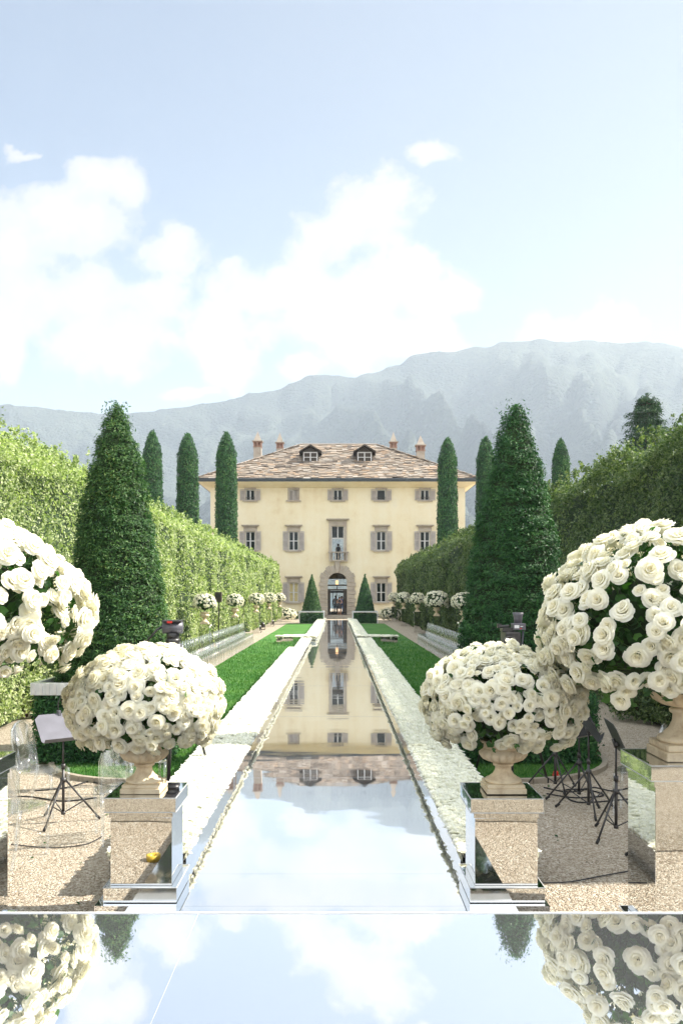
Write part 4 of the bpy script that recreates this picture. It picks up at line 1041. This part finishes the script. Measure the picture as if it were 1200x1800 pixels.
cable([gp(960, 1395), gp(1010, 1402), gp(1060, 1398), gp(1030, 1388), gp(990, 1390), gp(1015, 1410), gp(1110, 1404)], 'coiled black cable between the right hand music stands')
cable([gp(950, 1552), gp(1000, 1550), gp(1050, 1541), gp(1110, 1530)], 'thin cable on sunny gravel beside the low right pedestal', .005)
xr, yr, _ = gp(250, 1512)
tp = MB().lathe([(.035, 0), (.06, 0), (.06, .05), (.035, .05), (.035, 0)], 24, cap=False).build('tape_roll', M['yellow'], None, True); tp.location = (-1.55, 4.45, 0); tag(tp, 'roll of yellow tape on the gravel, mirrored in the left pedestal', 'tape roll')
for px, py, lab in ((1047, 1328, 'red plastic lamp foot with a thin rod on the lawn behind the stands'), (976, 1366, 'red plastic lamp foot beside the leftmost music stand')):
    xg, yg, _ = gp(px, py, .03); r_ = empty('stake_light', (xg, yg, .03)); tag(r_, lab, 'garden light', 'small red stake lights')
    MB().box(-.035, .035, -.03, .03, 0, .035).lathe([(.03, .035), (.034, .06), (.02, .075)], 12).build('foot', M['red'], r_)
    MB().tube([(-.012, 0, .07), (-.012, 0, .95)], .004, 6).tube([(.012, 0, .07), (.012, 0, .95)], .004, 6).build('rod', M['black_metal'], r_)
    MB().lathe([(.03, .95), (.045, .98), (.045, 1.05), (.02, 1.07)], 12).build('lamp_head', M['black_metal'], r_)
n = 70; gx = np.concatenate([rng.uniform(1.9, 5.2, 45), rng.uniform(-3.6, -1.8, 25)]); gy = np.concatenate([rng.uniform(6.5, 17, 45), rng.uniform(6, 10, 25)])
fl_ = leaves('fallen_leaves', np.stack([gx, gy, np.full(n, .012)], 1), np.tile([0, 0, 1.], (n, 1)), np.full(n, .05), M['rose_leaf'], None, .2); tag(fl_, kind='stuff')
n = 60; fp = leaves('fallen_petals', np.stack([rng.choice([-1, 1], n)*rng.uniform(1.75, 3.0, n), rng.uniform(5.2, 9.5, n), np.full(n, .014)], 1), np.tile([0, 0, 1.], (n, 1)), np.full(n, .022), M['carpet_petal'], None, .3); tag(fp, kind='stuff')
# speakers hung on the left hedge and floor lights at its foot
for px, py, d, lab in ((384, 1048, 33.0, 'brown wooden speaker box on a pole against the left hedge, nearer one'), (457, 1052, 52.0, 'brown wooden speaker box on a pole against the left hedge, farther one')):
    x = PX(px, d); z = PZ(py, d); r_ = empty('speaker', (x, d, 0)); tag(r_, lab, 'speaker', 'speakers by the left hedge')
    MB().box(-.13, .13, -.12, .12, z-.22, z+.16).build('cabinet', M['dark_wood'], r_, bevel=.01)
    c_ = MB().lathe([(.0, .0), (.07, .004), (.08, .012)], 16); c_.v = [(a, -.133-c__, z+.02+b) for a, b, c__ in c_.v]; c_.build('cone', M['rubber'], r_)
    MB().tube([(0, .06, 0), (0, .06, z-.22)], .018, 8).build('pole', M['black_metal'], r_)
for i, (px, py) in enumerate(((455, 1112), (462, 1107), (478, 1101), (480, 1100))):
    if i == 3: continue
    d = EYE*F/(py-VY); x = PX(px, d); r_ = empty('floor_light', (x, d, 0)); tag(r_, ('nearest', 'middle', 'farthest')[i] + ' black floor spotlight on the sunny left path', 'spotlight', 'floor spotlights on the left path')
    MB().box(-.14, .14, -.1, .1, 0, .04).box(-.16, -.13, -.03, .03, .04, .34).box(.13, .16, -.03, .03, .04, .34).build('bracket', M['black_metal'], r_)
    MB().tube([(0, .14, .22), (0, -.14, .38)], [.12, .13], 14).build('lamp_body', M['black_metal'], r_, True)

# ------------------------------------------------------------------ villa
HS = F/78.0; HY = 78.0
def hx(px): return (px-VX)/HS
def hz(py): return EYE - (py-VY)/HS
villa = empty('villa', (0, HY, 0)); tag(villa, 'pale yellow three storey villa with stone slab hip roof at the end of the aisle', 'villa')
XL, XR, WT, DEP = hx(370), hx(817), hz(857), 16.0
holes = []   # x0,x1,z0,z1
cols_ = [440, 516, 593.5, 669.7, 746.4]
W3 = [(c, 860.5, 879.5, 15.5) for c in cols_]; W2 = [(c, 934, 967.5, 17) for i, c in enumerate(cols_) if i != 2]; W1 = [(c, 1024, 1058.5, 17) for i, c in enumerate(cols_) if i in (1, 3)]
for lst in (W3, W2, W1):
    for c, t, b, w_ in lst: holes.append((hx(c)-w_/2/HS, hx(c)+w_/2/HS, hz(b), hz(t)))
CW = (hx(582.5), hx(604.5), hz(984), hz(924.5)); holes.append(CW)
DR = (.04-.88, .04+.88, .33, 4.18); holes.append(DR)
def wall_holes(m, xa, xb, za, zb, holes, y, rev, flip=False):
    xs = sorted({xa, xb, *[h[0] for h in holes], *[h[1] for h in holes]}); zs = sorted({za, zb, *[h[2] for h in holes], *[h[3] for h in holes]})
    for i in range(len(xs)-1):
        for j in range(len(zs)-1):
            cx_, cz_ = (xs[i]+xs[i+1])/2, (zs[j]+zs[j+1])/2
            if any(h[0] < cx_ < h[1] and h[2] < cz_ < h[3] for h in holes): continue
            m.quad((xs[i], y, zs[j]), (xs[i+1], y, zs[j]), (xs[i+1], y, zs[j+1]), (xs[i], y, zs[j+1]))
    for h in holes:
        a, b, c, e = h
        m.quad((a, y, c), (a, y, e), (a, y+rev, e), (a, y+rev, c)); m.quad((b, y, c), (b, y+rev, c), (b, y+rev, e), (b, y, e))
        m.quad((a, y, e), (b, y, e), (b, y+rev, e), (a, y+rev, e)); m.quad((a, y, c), (a, y+rev, c), (b, y+rev, c), (b, y, c))
m = MB(); wall_holes(m, XL, XR, 0, WT, holes, 0, .35)
m.quad((XL, 0, 0), (XL, 0, WT), (XL, DEP, WT), (XL, DEP, 0)); m.quad((XR, 0, 0), (XR, DEP, 0), (XR, DEP, WT), (XR, 0, WT))
BH = [(-1.15, 1.1, .33, 3.9), (CW[0]-.25, CW[1]+.25, CW[2]+.3, CW[3])]
wall_holes(m, XL, XR, 0, WT, BH, DEP, .3)
# spandrels of the arch
rc = .88; zs_ = DR[3]-rc; k = 16
for s_ in (-1, 1):
    pts = [(.04 + s_*rc*math.cos(t), zs_ + rc*math.sin(t)) for t in np.linspace(0, math.pi/2, k)]
    for i in range(k-1):
        (x0, z0), (x1, z1) = pts[i], pts[i+1]
        m.quad((x0, .0, z0), (.04+s_*rc, .0, z0) if i else (.04+s_*rc, 0, z0), (.04+s_*rc, .0, z1), (x1, .0, z1)) if False else m.add([(x0, 0, z0), (.04+s_*rc, 0, z0), (.04+s_*rc, 0, z1), (x1, 0, z1)], [(0, 1, 2, 3)])
        m.quad((x0, 0, z0), (x1, 0, z1), (x1, .35, z1), (x0, .35, z0))
m.build('wall', M['plaster'], villa)
# rooms seen through the two middle openings
rm = MB()
def room(xa, xb, za, zb):
    y0, y1 = .36, DEP-.01
    rm.quad((xa, y0, za), (xb, y0, za), (xb, y1, za), (xa, y1, za)); rm.quad((xa, y0, zb), (xa, y1, zb), (xb, y1, zb), (xb, y0, zb))
    rm.quad((xa, y0, za), (xa, y1, za), (xa, y1, zb), (xa, y0, zb)); rm.quad((xb, y0, za), (xb, y0, zb), (xb, y1, zb), (xb, y1, za))
room(-2.6, 2.7, .33, 4.5); room(-2.6, 2.7, 5.2, 8.9)
rm.build('hall', M['room'], villa)
sof = MB()   # cove under the eaves
EO = 1.05; EZ = PZ(846.5, HY-EO)
for (a, b) in (((XL, 0), (XR, 0)), ((XR, 0), (XR, DEP)), ((XL, DEP), (XL, 0)), ((XR, DEP), (XL, DEP))):
    def outp(p): return (p[0] + (EO if p[0] > 0 else -EO), p[1] + (-EO if p[1] < 1 else EO))
    oa, ob = outp(a), outp(b); steps = [(0, WT-.001), (.15, WT+.02), (.55, WT+.2), (1.0, EZ)]
    for i in range(3):
        t0, z0 = steps[i]; t1, z1 = steps[i+1]
        L_ = lambda p, q, t, z: (p[0]+(q[0]-p[0])*t, p[1]+(q[1]-p[1])*t, z)
        sof.quad(L_(a, oa, t0, z0), L_(b, ob, t0, z0), L_(b, ob, t1, z1), L_(a, oa, t1, z1))
sof.build('eaves', M['plaster'], villa)
gt = MB(); ex0, ex1, ey0, ey1 = XL-EO, XR+EO, -EO, DEP+EO; GT = .26
gt.box(ex0-.08, ex1+.08, ey0-.08, ey0+.04, EZ, EZ+GT); gt.box(ex0-.08, ex0+.04, ey0+.04, ey1, EZ, EZ+GT); gt.box(ex1-.04, ex1+.08, ey0+.04, ey1, EZ, EZ+GT)
gt.tube([(ex0-.08, ey0-.12, EZ+.2), (ex1+.08, ey0-.12, EZ+.2)], .07, 8)
gt.build('gutter', M['gutter'], villa)
# roof
RZ0 = EZ+GT-.02; RY = DEP/2; RZ = PZ(783, HY+RY); RX0, RX1 = (528-VX)/F*(HY+RY), (662-VX)/F*(HY+RY)
e0, e1 = Vector((ex0-.05, ey0-.05, RZ0)), Vector((ex1+.05, ey0-.05, RZ0)); e2, e3 = Vector((ex1+.05, ey1, RZ0)), Vector((ex0-.05, ey1, RZ0)); r0, r1 = Vector((RX0, RY, RZ)), Vector((RX1, RY, RZ))
roof = MB().add([tuple(p) for p in (e0, e1, e2, e3, r0, r1)], [(0, 1, 5, 4), (2, 3, 4, 5), (1, 2, 5), (3, 0, 4), (3, 2, 1, 0)]).build('roof', M['dark_wood'], villa)
def slab_face(A, B, Cc, D):
    """stone slabs over the trapezoid A-B (eave) D-C (top)"""
    U = (B-A).normalized(); mid = (D+Cc)/2; up = (mid - A) - U*((mid-A).dot(U)); Ls = up.length; Wd = up.normalized(); Nn = U.cross(Wd).normalized()
    Vs = []; Fs = []; row = 0.0; h_ = .34; nb = 0
    while row < Ls-.1:
        t = row/Ls; xa = (D-A).dot(U)*t; xb = (B-A).length + ((Cc-B).dot(U))*t
        x = xa - random.uniform(0, .3)
        while x < xb:
            w_ = random.uniform(.28, .75); x0, x1 = max(x, xa-.04), min(x+w_, xb+.04)
            if x1-x0 > .08:
                rj = random.uniform(-.08, .08); hh = h_*random.uniform(1.3, 1.7); th = random.uniform(.03, .085); lift = random.uniform(.02, .09)
                q = []
                jx = [random.uniform(-.07, .07) for _ in range(4)]; q_i = 0
                for zz in (0, th):
                    for (a_, b_) in ((x0+.008, row+rj+jx[0]), (x1-.008, row+rj+jx[1]), (x1-.008, min(Ls, row+hh)), (x0+.008, min(Ls, row+hh))):
                        up_ = lift*(1-(b_-row-rj)/hh)+.01
                        q.append(A + U*a_ + Wd*b_ + Nn*(zz+up_))
                Vs += [tuple(p) for p in q]; Fs += [[nb+i for i in f] for f in ((3, 2, 1, 0), (4, 5, 6, 7), (0, 1, 5, 4), (1, 2, 6, 5), (2, 3, 7, 6), (3, 0, 4, 7))]; nb += 8
            x += w_
        row += h_*random.uniform(.85, 1.1)
    return Vs, Fs
Vs = []; Fs = []
for q in ((e0, e1, r1, r0), (e1, e2, r1, r1), (e3, e0, r0, r0), (e2, e3, r0, r1)):
    v_, f_ = slab_face(*q); n = len(Vs); Vs += v_; Fs += [[i+n for i in f] for f in f_]
np_mesh('roof_slabs', np.array(Vs), np.array(Fs), M['slab'], villa)
hp = MB().tube([r0+Vector((0, 0, .08)), r1+Vector((0, 0, .08))], .12, 8)
for a, b in ((e0, r0), (e1, r1)): hp.tube([a+Vector((0, 0, .08)), b+Vector((0, 0, .08))], .09, 8)
hp.build('ridge_cap', M['slab'], villa)
def chimney(px, top, base, d, w_, style):
    x = PX(px, d); zt_ = PZ(top, d); y = d-HY; k = F/d; zb_ = PZ(base, d)-1.2
    r_ = w_/2; H = zt_
    sh_t = zt_-2.45 if style == 0 else zt_-1.9
    sh_t = zt_ - 29/k
    ch = empty('chimney', (x, y, 0)); ch.parent = villa
    MB().box(-r_, r_, -r_, r_, zb_, sh_t).build('shaft', M['stone'], ch)
    hh = 8.5/k; m_ = MB(); rr = r_*1.06
    for sx_ in (-1, 1):
        for sy_ in (-1, 1): m_.box(sx_*rr-.09*(sx_ > 0), sx_*rr+.09*(sx_ < 0), sy_*rr-.09*(sy_ > 0), sy_*rr+.09*(sy_ < 0), sh_t+.07, sh_t+hh)
    m_.box(-rr-.03, rr+.03, -rr-.03, rr+.03, sh_t, sh_t+.068); m_.box(-rr-.03, rr+.03, -rr-.03, rr+.03, sh_t+hh+.002, sh_t+hh+.09)
    m_.box(-.05, .05, -rr, rr, sh_t+.07, sh_t+hh); m_.box(-rr, -.052, -.05, .05, sh_t+.07, sh_t+hh); m_.box(.052, rr, -.05, .05, sh_t+.07, sh_t+hh)
    m_.build('brick_lattice', M['brick'], ch)
    z0 = sh_t+hh+.092
    q = MB(); q.box(-rr-.12, rr+.12, -rr-.12, rr+.12, z0, z0+.07)
    a = rr*.95; tt_ = max(.05, zt_-z0-.07)
    q.add([(-a, -a, z0+.072), (a, -a, z0+.072), (a, a, z0+.072), (-a, a, z0+.072), (0, 0, zt_)], [(0, 1, 4), (1, 2, 4), (2, 3, 4), (3, 0, 4), (3, 2, 1, 0)])
    q.build('cap', M['stone'], ch)
chimney(453, 758, 806, 84.0, .75, 0); chimney(492, 760, 786, 90.0, .68, 1); chimney(691, 759, 790, 90.0, .68, 1); chimney(738.5, 765, 808, 84.0, .78, 0)
def dormer(px):
    d = 81.2; k = F/d; x = PX(px, d); y = d-HY; zb_ = PZ(813, d)
    ch = empty('dormer', (x, y, 0)); ch.parent = villa; a = .68; h_ = 1.0; L_ = 3.0
    b = MB(); b.box(-a-.1, a+.1, .05, L_, zb_-.1, zb_+h_+.02); b.build('walls', M['dark_wood'], ch)
    f = MB(); f.box(-a, a, -.02, .05, zb_, zb_+.09); f.box(-a, a, -.02, .05, zb_+h_-.09, zb_+h_); f.box(-a, -a+.1, -.02, .05, zb_+.09, zb_+h_-.09); f.box(a-.1, a, -.02, .05, zb_+.09, zb_+h_-.09)
    f.box(-.05, .05, -.02, .05, zb_+.09, zb_+h_-.09); f.box(-a+.1, -.05, -.01, .04, zb_+h_/2-.03, zb_+h_/2+.03); f.box(.05, a-.1, -.01, .04, zb_+h_/2-.03, zb_+h_/2+.03)
    f.build('window_frame', M['sash'], ch)
    MB().box(-a+.1, a-.1, .052, .06, zb_+.09, zb_+h_-.09).build('pane', M['pane'], ch)
    MB().box(-a-.1, a+.1, -.1, .02, zb_-.12, zb_-.002).build('sill', M['gutter'], ch)
    z0 = zb_+h_+.03; zt_ = z0+.52; o = a+.38; t = .12
    rf = MB().add([(-o, -.45, z0-.12), (0, -.45, zt_), (o, -.45, z0-.12), (-o, L_+.6, z0-.12), (0, L_+.6, zt_), (o, L_+.6, z0-.12),
                   (-o, -.45, z0-.12+t), (0, -.45, zt_+t), (o, -.45, z0-.12+t), (-o, L_+.6, z0-.12+t), (0, L_+.6, zt_+t), (o, L_+.6, z0-.12+t)],
                  [(6, 7, 10, 9), (7, 8, 11, 10), (0, 3, 4, 1), (1, 4, 5, 2), (0, 1, 7, 6), (1, 2, 8, 7), (0, 6, 9, 3), (2, 5, 11, 8)])
    rf.build('dormer_roof', M['dark_wood'], ch)
    MB().add([(-a-.1, -.03, z0-.03), (a+.1, -.03, z0-.03), (0, -.03, zt_-.04), (-a-.1, .04, z0-.03), (a+.1, .04, z0-.03), (0, .04, zt_-.04)], [(0, 1, 2), (5, 4, 3), (0, 3, 4, 1), (1, 4, 5, 2), (2, 5, 3, 0)]).build('gable', M['dark_wood'], ch)
dormer(545.5); dormer(640.5)
def window(c, t, b, w_, cornice=True, closed=False, blind=False, rail=False, mull=True, shutters=True):
    x = hx(c); a = w_/2/HS; z0, z1 = hz(b), hz(t)
    wn = empty('window', (x, 0, 0)); wn.parent = villa
    f = MB(); t_ = .075
    f.box(-a, -a+t_, .14, .22, z0, z1); f.box(a-t_, a, .14, .22, z0, z1); f.box(-a+t_, a-t_, .14, .22, z0, z0+t_); f.box(-a+t_, a-t_, .14, .22, z1-t_, z1)
    if mull:
        f.box(-.055, .055, .13, .21, z0+t_, z1-t_)
        if z1-z0 > 1.3:
            zm = (z0+z1)/2; f.box(-a+t_, -.055, .145, .205, zm-.04, zm+.04); f.box(.055, a-t_, .145, .205, zm-.04, zm+.04)
    f.build('frame', M['sash'], wn)
    if not closed: MB().box(-a+t_, a-t_, .222, .23, z0+t_, z1-t_).build('pane', M['blind'] if blind else M['pane'], wn)
    MB().box(-a-.28, a+.28, -.16, .0, z0-.12, z0).build('sill', M['stone'], wn)
    sur = MB(); sw = .13
    sur.box(-a-sw, -a, -.05, -.002, z0, z1); sur.box(a, a+sw, -.05, -.002, z0, z1)
    if cornice:
        sur.box(-a-.16, a+.16, -.055, -.002, z1+.001, z1+.42); sur.box(-a-.26, a+.26, -.20, -.002, z1+.422, z1+.50); sur.box(-a-.36, a+.36, -.30, -.002, z1+.502, z1+.585)
    else: sur.box(-a-.14, a+.14, -.06, -.002, z1+.001, min(z1+.14, WT-.01))
    sur.build('surround', M['stone'], wn)
    if not shutters: return
    sh_w = .47
    for s_ in (-1, 1):
        if closed: x0, x1, yy = (-a+.0, -.01, .06) if s_ < 0 else (.01, a, .06)
        else: x0, x1, yy = (-a-.06-sh_w, -a-.06, -.10) if s_ < 0 else (a+.06, a+.06+sh_w, -.10)
        m_ = MB(); q = .06; m_.box(x0, x0+q, yy, yy+.045, z0, z1); m_.box(x1-q, x1, yy, yy+.045, z0, z1); m_.box(x0+q, x1-q, yy, yy+.045, z0, z0+q); m_.box(x0+q, x1-q, yy, yy+.045, z1-q, z1)
        if z1-z0 > 1.3: m_.box(x0+q, x1-q, yy, yy+.045, (z0+z1)/2-.03, (z0+z1)/2+.03)
        zz = z0+q+.02
        while zz < z1-q-.05:
            m_.add([(x0+q, yy+.002, zz), (x1-q, yy+.002, zz), (x1-q, yy+.04, zz+.055), (x0+q, yy+.04, zz+.055), (x0+q, yy+.012, zz-.004), (x1-q, yy+.012, zz-.004), (x1-q, yy+.044, zz+.047), (x0+q, yy+.044, zz+.047)], [(0, 1, 2, 3), (7, 6, 5, 4), (0, 4, 5, 1), (3, 2, 6, 7)]); zz += .058
        m_.build('shutter', M['shutter'], wn)
    if rail:
        m_ = MB(); m_.tube([(-a, -.03, z0+.28), (a, -.03, z0+.28)], .018, 6)
        for xx in np.linspace(-a+.05, a-.05, 7): m_.tube([(xx, -.03, z0), (xx, -.03, z0+.28)], .01, 5)
        m_.build('railing', M['black_metal'], wn)
for i, (c, t, b, w_) in enumerate(W3): window(c, t, b, w_, False, closed=(i == 1), rail=(i != 1), mull=(i != 3))
for c, t, b, w_ in W2: window(c, t, b, w_)
for i, (c, t, b, w_) in enumerate(W1): window(c, t, b, w_, blind=(i == 0))
# central window with balcony
cw = empty('balcony_window', (0, 0, 0)); cw.parent = villa; a0, a1, z0, z1 = CW
s_ = MB(); s_.box(a0-.24, a0, -.10, -.002, z0, z1); s_.box(a1, a1+.24, -.10, -.002, z0, z1); s_.box(a0-.24, a1+.24, -.10, -.002, z1+.001, z1+.48); s_.box(a0-.34, a1+.34, -.26, -.002, z1+.482, z1+.56); s_.box(a0-.46, a1+.46, -.38, -.002, z1+.562, z1+.65)
s_.build('surround', M['stone'], cw)
f = MB(); zb_ = hz(970); zr = hz(946)
f.box(a0, a0+.07, .16, .24, z0, z1); f.box(a1-.07, a1, .16, .24, z0, z1); f.box(a0+.07, a1-.07, .16, .24, z1-.07, z1); f.box(a0+.07, a1-.07, .16, .24, zr-.05, zr+.05)
xm = (a0+a1)/2; f.box(xm-.05, xm+.05, .16, .24, zr+.05, z1-.07); f.build('frame', M['sash'], cw)
MB().box(a0+.07, a1-.07, .262, .27, zr+.05, z1-.07).build('pane', M['pane'], cw)
bz0, bz1 = hz(987), hz(970); bl = MB(); bx0, bx1 = hx(578), hx(611)
bl.box(bx0-.08, bx1+.08, -.42, -.005, bz1-.09, bz1); bl.box(bx0, bx1, -.38, -.005, bz0, bz0+.10); bl.box(bx0, bx0+.17, -.38, -.2, bz0+.101, bz1-.091); bl.box(bx1-.17, bx1, -.38, -.2, bz0+.101, bz1-.091)
bl.build('balcony_rail', M['stone'], cw)
hb_ = bz1-bz0-.19
for i in range(5):
    xx = bx0+.17 + (bx1-bx0-.34)*(i+.5)/5
    MB().lathe([(.05, 0), (.05, .06*hb_), (.03, .12*hb_), (.065, .35*hb_), (.04, .62*hb_), (.03, .75*hb_), (.05, .9*hb_), (.05, hb_)], 10, c=(xx, -.29, bz0+.10)).build('baluster', M['stone'], cw, True)
# door surround
ds = empty('door_surround', (0, 0, 0)); ds.parent = villa; nj = 9; zc = DR[3]-rc; hj = (zc-.0)/nj
for s_ in (-1, 1):
    jm = MB()
    for i in range(nj):
        wd = .80 if i % 2 == 0 else .70; x0 = .04+s_*(rc+.0); x1 = .04+s_*(rc+wd)
        jm.box(min(x0, x1), max(x0, x1), -.17 if i % 2 == 0 else -.145, -.002, i*hj+.012, (i+1)*hj-.012)
    jm.build('jamb_blocks', M['stone'], ds)
vo = MB(); nv = 11
for i in range(nv):
    a0_ = math.pi*i/nv + .012; a1_ = math.pi*(i+1)/nv - .012; key = i == nv//2; ro = (1.92 if key else 1.58 + .12*(i % 2)); th_ = -.26 if key else -.17
    if key: a0_ -= .0; a1_ += .0
    V = []
    for yy in (th_, -.002):
        for (aa, rr) in ((a0_, rc), (a0_, ro), ((a0_+a1_)/2, ro), (a1_, ro), (a1_, rc), ((a0_+a1_)/2, rc)): V.append((.04+rr*math.cos(aa), yy, zc + rr*math.sin(aa)))
    vo.add(V, [(0, 1, 2, 3, 4, 5), (11, 10, 9, 8, 7, 6)] + [(j, 6+j, 6+(j+1) % 6, (j+1) % 6) for j in range(6)])
vo.build('arch_blocks', M['stone'], ds)
st = MB(); st.box(-1.75, 1.85, -.75, -.3, 0, .165); st.box(-1.45, 1.55, -.30, .35, 0, .33); st.build('steps', M['stone'], villa)
# glazed screen inside the doorway, open in the middle
dr = empty('door', (0, 0, 0)); dr.parent = villa; f = MB(); zt2 = hz(1038); yb = .40
f.box(.04-rc, .04-rc+.24, yb, yb+.08, .331, zt2); f.box(.04+rc-.34, .04+rc, yb, yb+.08, .331, zt2); f.box(.04-rc, .04+rc, yb, yb+.08, zt2, zt2+.13); f.box(.04-rc, .04+rc, yb, yb+.08, zt2+.42, zt2+.55)
f.box(-.02, .05, yb, yb+.08, zt2+.13, zt2+.42); f.build('door_frame', M['dark_wood'], dr)
f2 = MB(); f2.box(-.47, -.40, 8.0, 8.08, .331, zt2-.2); f2.box(-.06, -.01, 8.0, 8.08, .331, zt2-.2); f2.box(-1.3, 1.3, 8.0, 8.08, zt2-.2, zt2); f2.build('inner_screen', M['dark_wood'], dr)
lm, ntl, ol = newmat('lantern_glow'); gg = NT(ntl); em = gg.n('ShaderNodeEmission', Color=C4((1, .62, .3)), Strength=.7); gg.l(em.outputs[0], ol.inputs[0])
MB().lathe([(.05, 3.05), (.12, 3.15), (.14, 3.45), (.05, 3.52)], 10, c=(.0, 1.2, 0)).build('lantern', lm, dr); MB().tube([(0, 1.2, 3.52), (0, 1.2, 4.4)], .015, 5).build('lantern_chain', M['dark_wood'], dr)
MB().box(hx(662), hx(674), -.012, -.003, .12, .38).build('cellar_grille', M['dark'], villa)
MB().box(XL-.04, XR+.04, -.05, -.003, 0, .10).build('base_course', M['stone'], villa) if False else None

# ------------------------------------------------------------------ people
def person(x, y, z, H, label, pose, clothes, hairlong=True, rz=0, phone=False):
    root = empty('person', (x, y, z), rz); tag(root, label, 'person'); s = H/1.65
    J = dict(pel=(0, 0, .90), spine=(0, 0, 1.10), chest=(0, 0, 1.28), neck=(0, 0, 1.43), head0=(0, -.01, 1.50), head1=(0, -.015, 1.58),
             hl=(-.09, 0, .86), kl=(-.10, -.02, .48), al=(-.11, .02, .07), tl=(-.12, -.12, .03), hr=(.09, 0, .86), kr=(.10, -.03, .48), ar=(.10, .02, .07), tr=(.11, -.12, .03),
             sl=(-.17, 0, 1.36), sr=(.17, 0, 1.36))
    J.update(pose)
    E = [('pel', 'spine'), ('spine', 'chest'), ('chest', 'neck'), ('neck', 'head0'), ('head0', 'head1'), ('pel', 'hl'), ('hl', 'kl'), ('kl', 'al'), ('al', 'tl'), ('pel', 'hr'), ('hr', 'kr'), ('kr', 'ar'), ('ar', 'tr'),
         ('chest', 'sl'), ('sl', 'el'), ('el', 'wl'), ('wl', 'fl'), ('chest', 'sr'), ('sr', 'er'), ('er', 'wr'), ('wr', 'fr')]
    rad = dict(pel=(.13, .10), spine=(.105, .08), chest=(.13, .09), neck=(.05, .05), head0=(.075, .085), head1=(.078, .092), hl=(.085, .085), kl=(.055, .055), al=(.035, .035), tl=(.035, .02), sl=(.05, .05), el=(.036, .036), wl=(.026, .026), fl=(.03, .018))
    for k in ('hl', 'kl', 'al', 'tl', 'sl', 'el', 'wl', 'fl'): rad[k[0]+'r'] = rad[k]
    names = list(J); me = bpy.data.meshes.new('body'); me.from_pydata([tuple(c*s for c in J[n]) for n in names], [(names.index(a), names.index(b)) for a, b in E], [])
    me.materials.append(M['skin']); o = link('body', me, root)
    sk = o.modifiers.new('skin', 'SKIN'); o.modifiers.new('sub', 'SUBSURF').levels = 1; o.modifiers['sub'].render_levels = 2
    sv = me.skin_vertices[0].data if me.skin_vertices else None
    if sv is None:
        bm_ = None
    else:
        for i, n in enumerate(names): sv[i].radius = tuple(r_*s for r_ in rad[n]); sv[i].use_root = (n == 'pel')
    h1 = Vector(J['head1'])*s
    # hair
    hm = MB().lathe([(.02, .13), (.075, .11), (.10, .05), (.10, -.02), (.085, -.08)], 14, c=(h1.x, h1.y+.025, h1.z))
    if hairlong: hm.tube([h1+Vector((0, .07, .02)), h1+Vector((0, .10, -.12)), h1+Vector((0, .10, -.26))], [.085, .09, .05], 10)
    hm.build('hair', M['hair'], root, True)
    ns = MB().tube([h1+Vector((0, -.088, .0)), h1+Vector((0, -.108, -.035))], [.008, .014], 6); ns.build('nose', M['skin'], root)
    for kind, mat, a in clothes:
        if kind == 'dress': MB().lathe([(.185*s, a*s), (.175*s, (a+.12)*s), (.165*s, .90*s), (.125*s, 1.08*s), (.155*s, 1.26*s), (.165*s, 1.36*s), (.10*s, 1.40*s)], 18, rib=lambda th, i: -.22*abs(math.sin(th))).build('dress', mat, root, True)
        if kind == 'shirt': MB().lathe([(.165*s, .84*s), (.15*s, 1.05*s), (.175*s, 1.25*s), (.19*s, 1.36*s), (.09*s, 1.43*s)], 18, rib=lambda th, i: -.25*abs(math.sin(th))).build('shirt', mat, root, True)
        if kind == 'trousers':
            m_ = MB()
            for q in 'lr': m_.tube([Vector(J['h'+q])*s+Vector((0, 0, .03)), Vector(J['k'+q])*s, Vector(J['a'+q])*s], [.10*s, .075*s, .06*s], 12)
            m_.build('trousers', mat, root, True)
        if kind == 'bag': MB().obox(Vector((-.02, -.17, .98))*s, (.26, .06, .2), Matrix.Identity(3)).build('bag', mat, root, bevel=.01) if False else None
    return root
def armsdown(): return dict(el=(-.23, .02, 1.10), wl=(-.22, -.05, .87), fl=(-.22, -.08, .78), er=(.23, .02, 1.10), wr=(.22, -.05, .87), fr=(.22, -.08, .78))
p1 = dict(el=(-.27, -.02, 1.12), wl=(-.10, -.17, 1.16), fl=(-.03, -.2, 1.19), er=(.25, -.02, 1.12), wr=(.08, -.18, 1.10), fr=(.0, -.2, 1.12))
person(hx(596.5), HY-.55+.45, .331, 1.62, 'woman in a short black dress with long dark hair standing in the villa doorway', p1, [('dress', M['dress_black'], .58)])
p2 = armsdown(); p2['er'] = (.26, -.05, 1.15); p2['wr'] = (.15, -.2, 1.3); p2['fr'] = (.1, -.24, 1.36)
person(hx(600.8), HY+.75, .331, 1.68, 'person in a blue top standing just behind the woman in the doorway', p2, [('shirt', M['dress_blue'], 0), ('trousers', M['dress_blue'], 0)], True)
person(hx(589.6), HY+5.5, .331, 1.72, 'person in a pale shirt far inside the villa hall', armsdown(), [('shirt', M['shirt'], 0), ('trousers', M['dress_black'], 0)], False)
person(hx(593.8)+.03, HY+2.2, hz(984)+.02-.1, 1.62, 'dark silhouette of a person behind the balcony on the middle floor', armsdown(), [('shirt', M['dress_black'], 0), ('trousers', M['dress_black'], 0)], False, R(180))
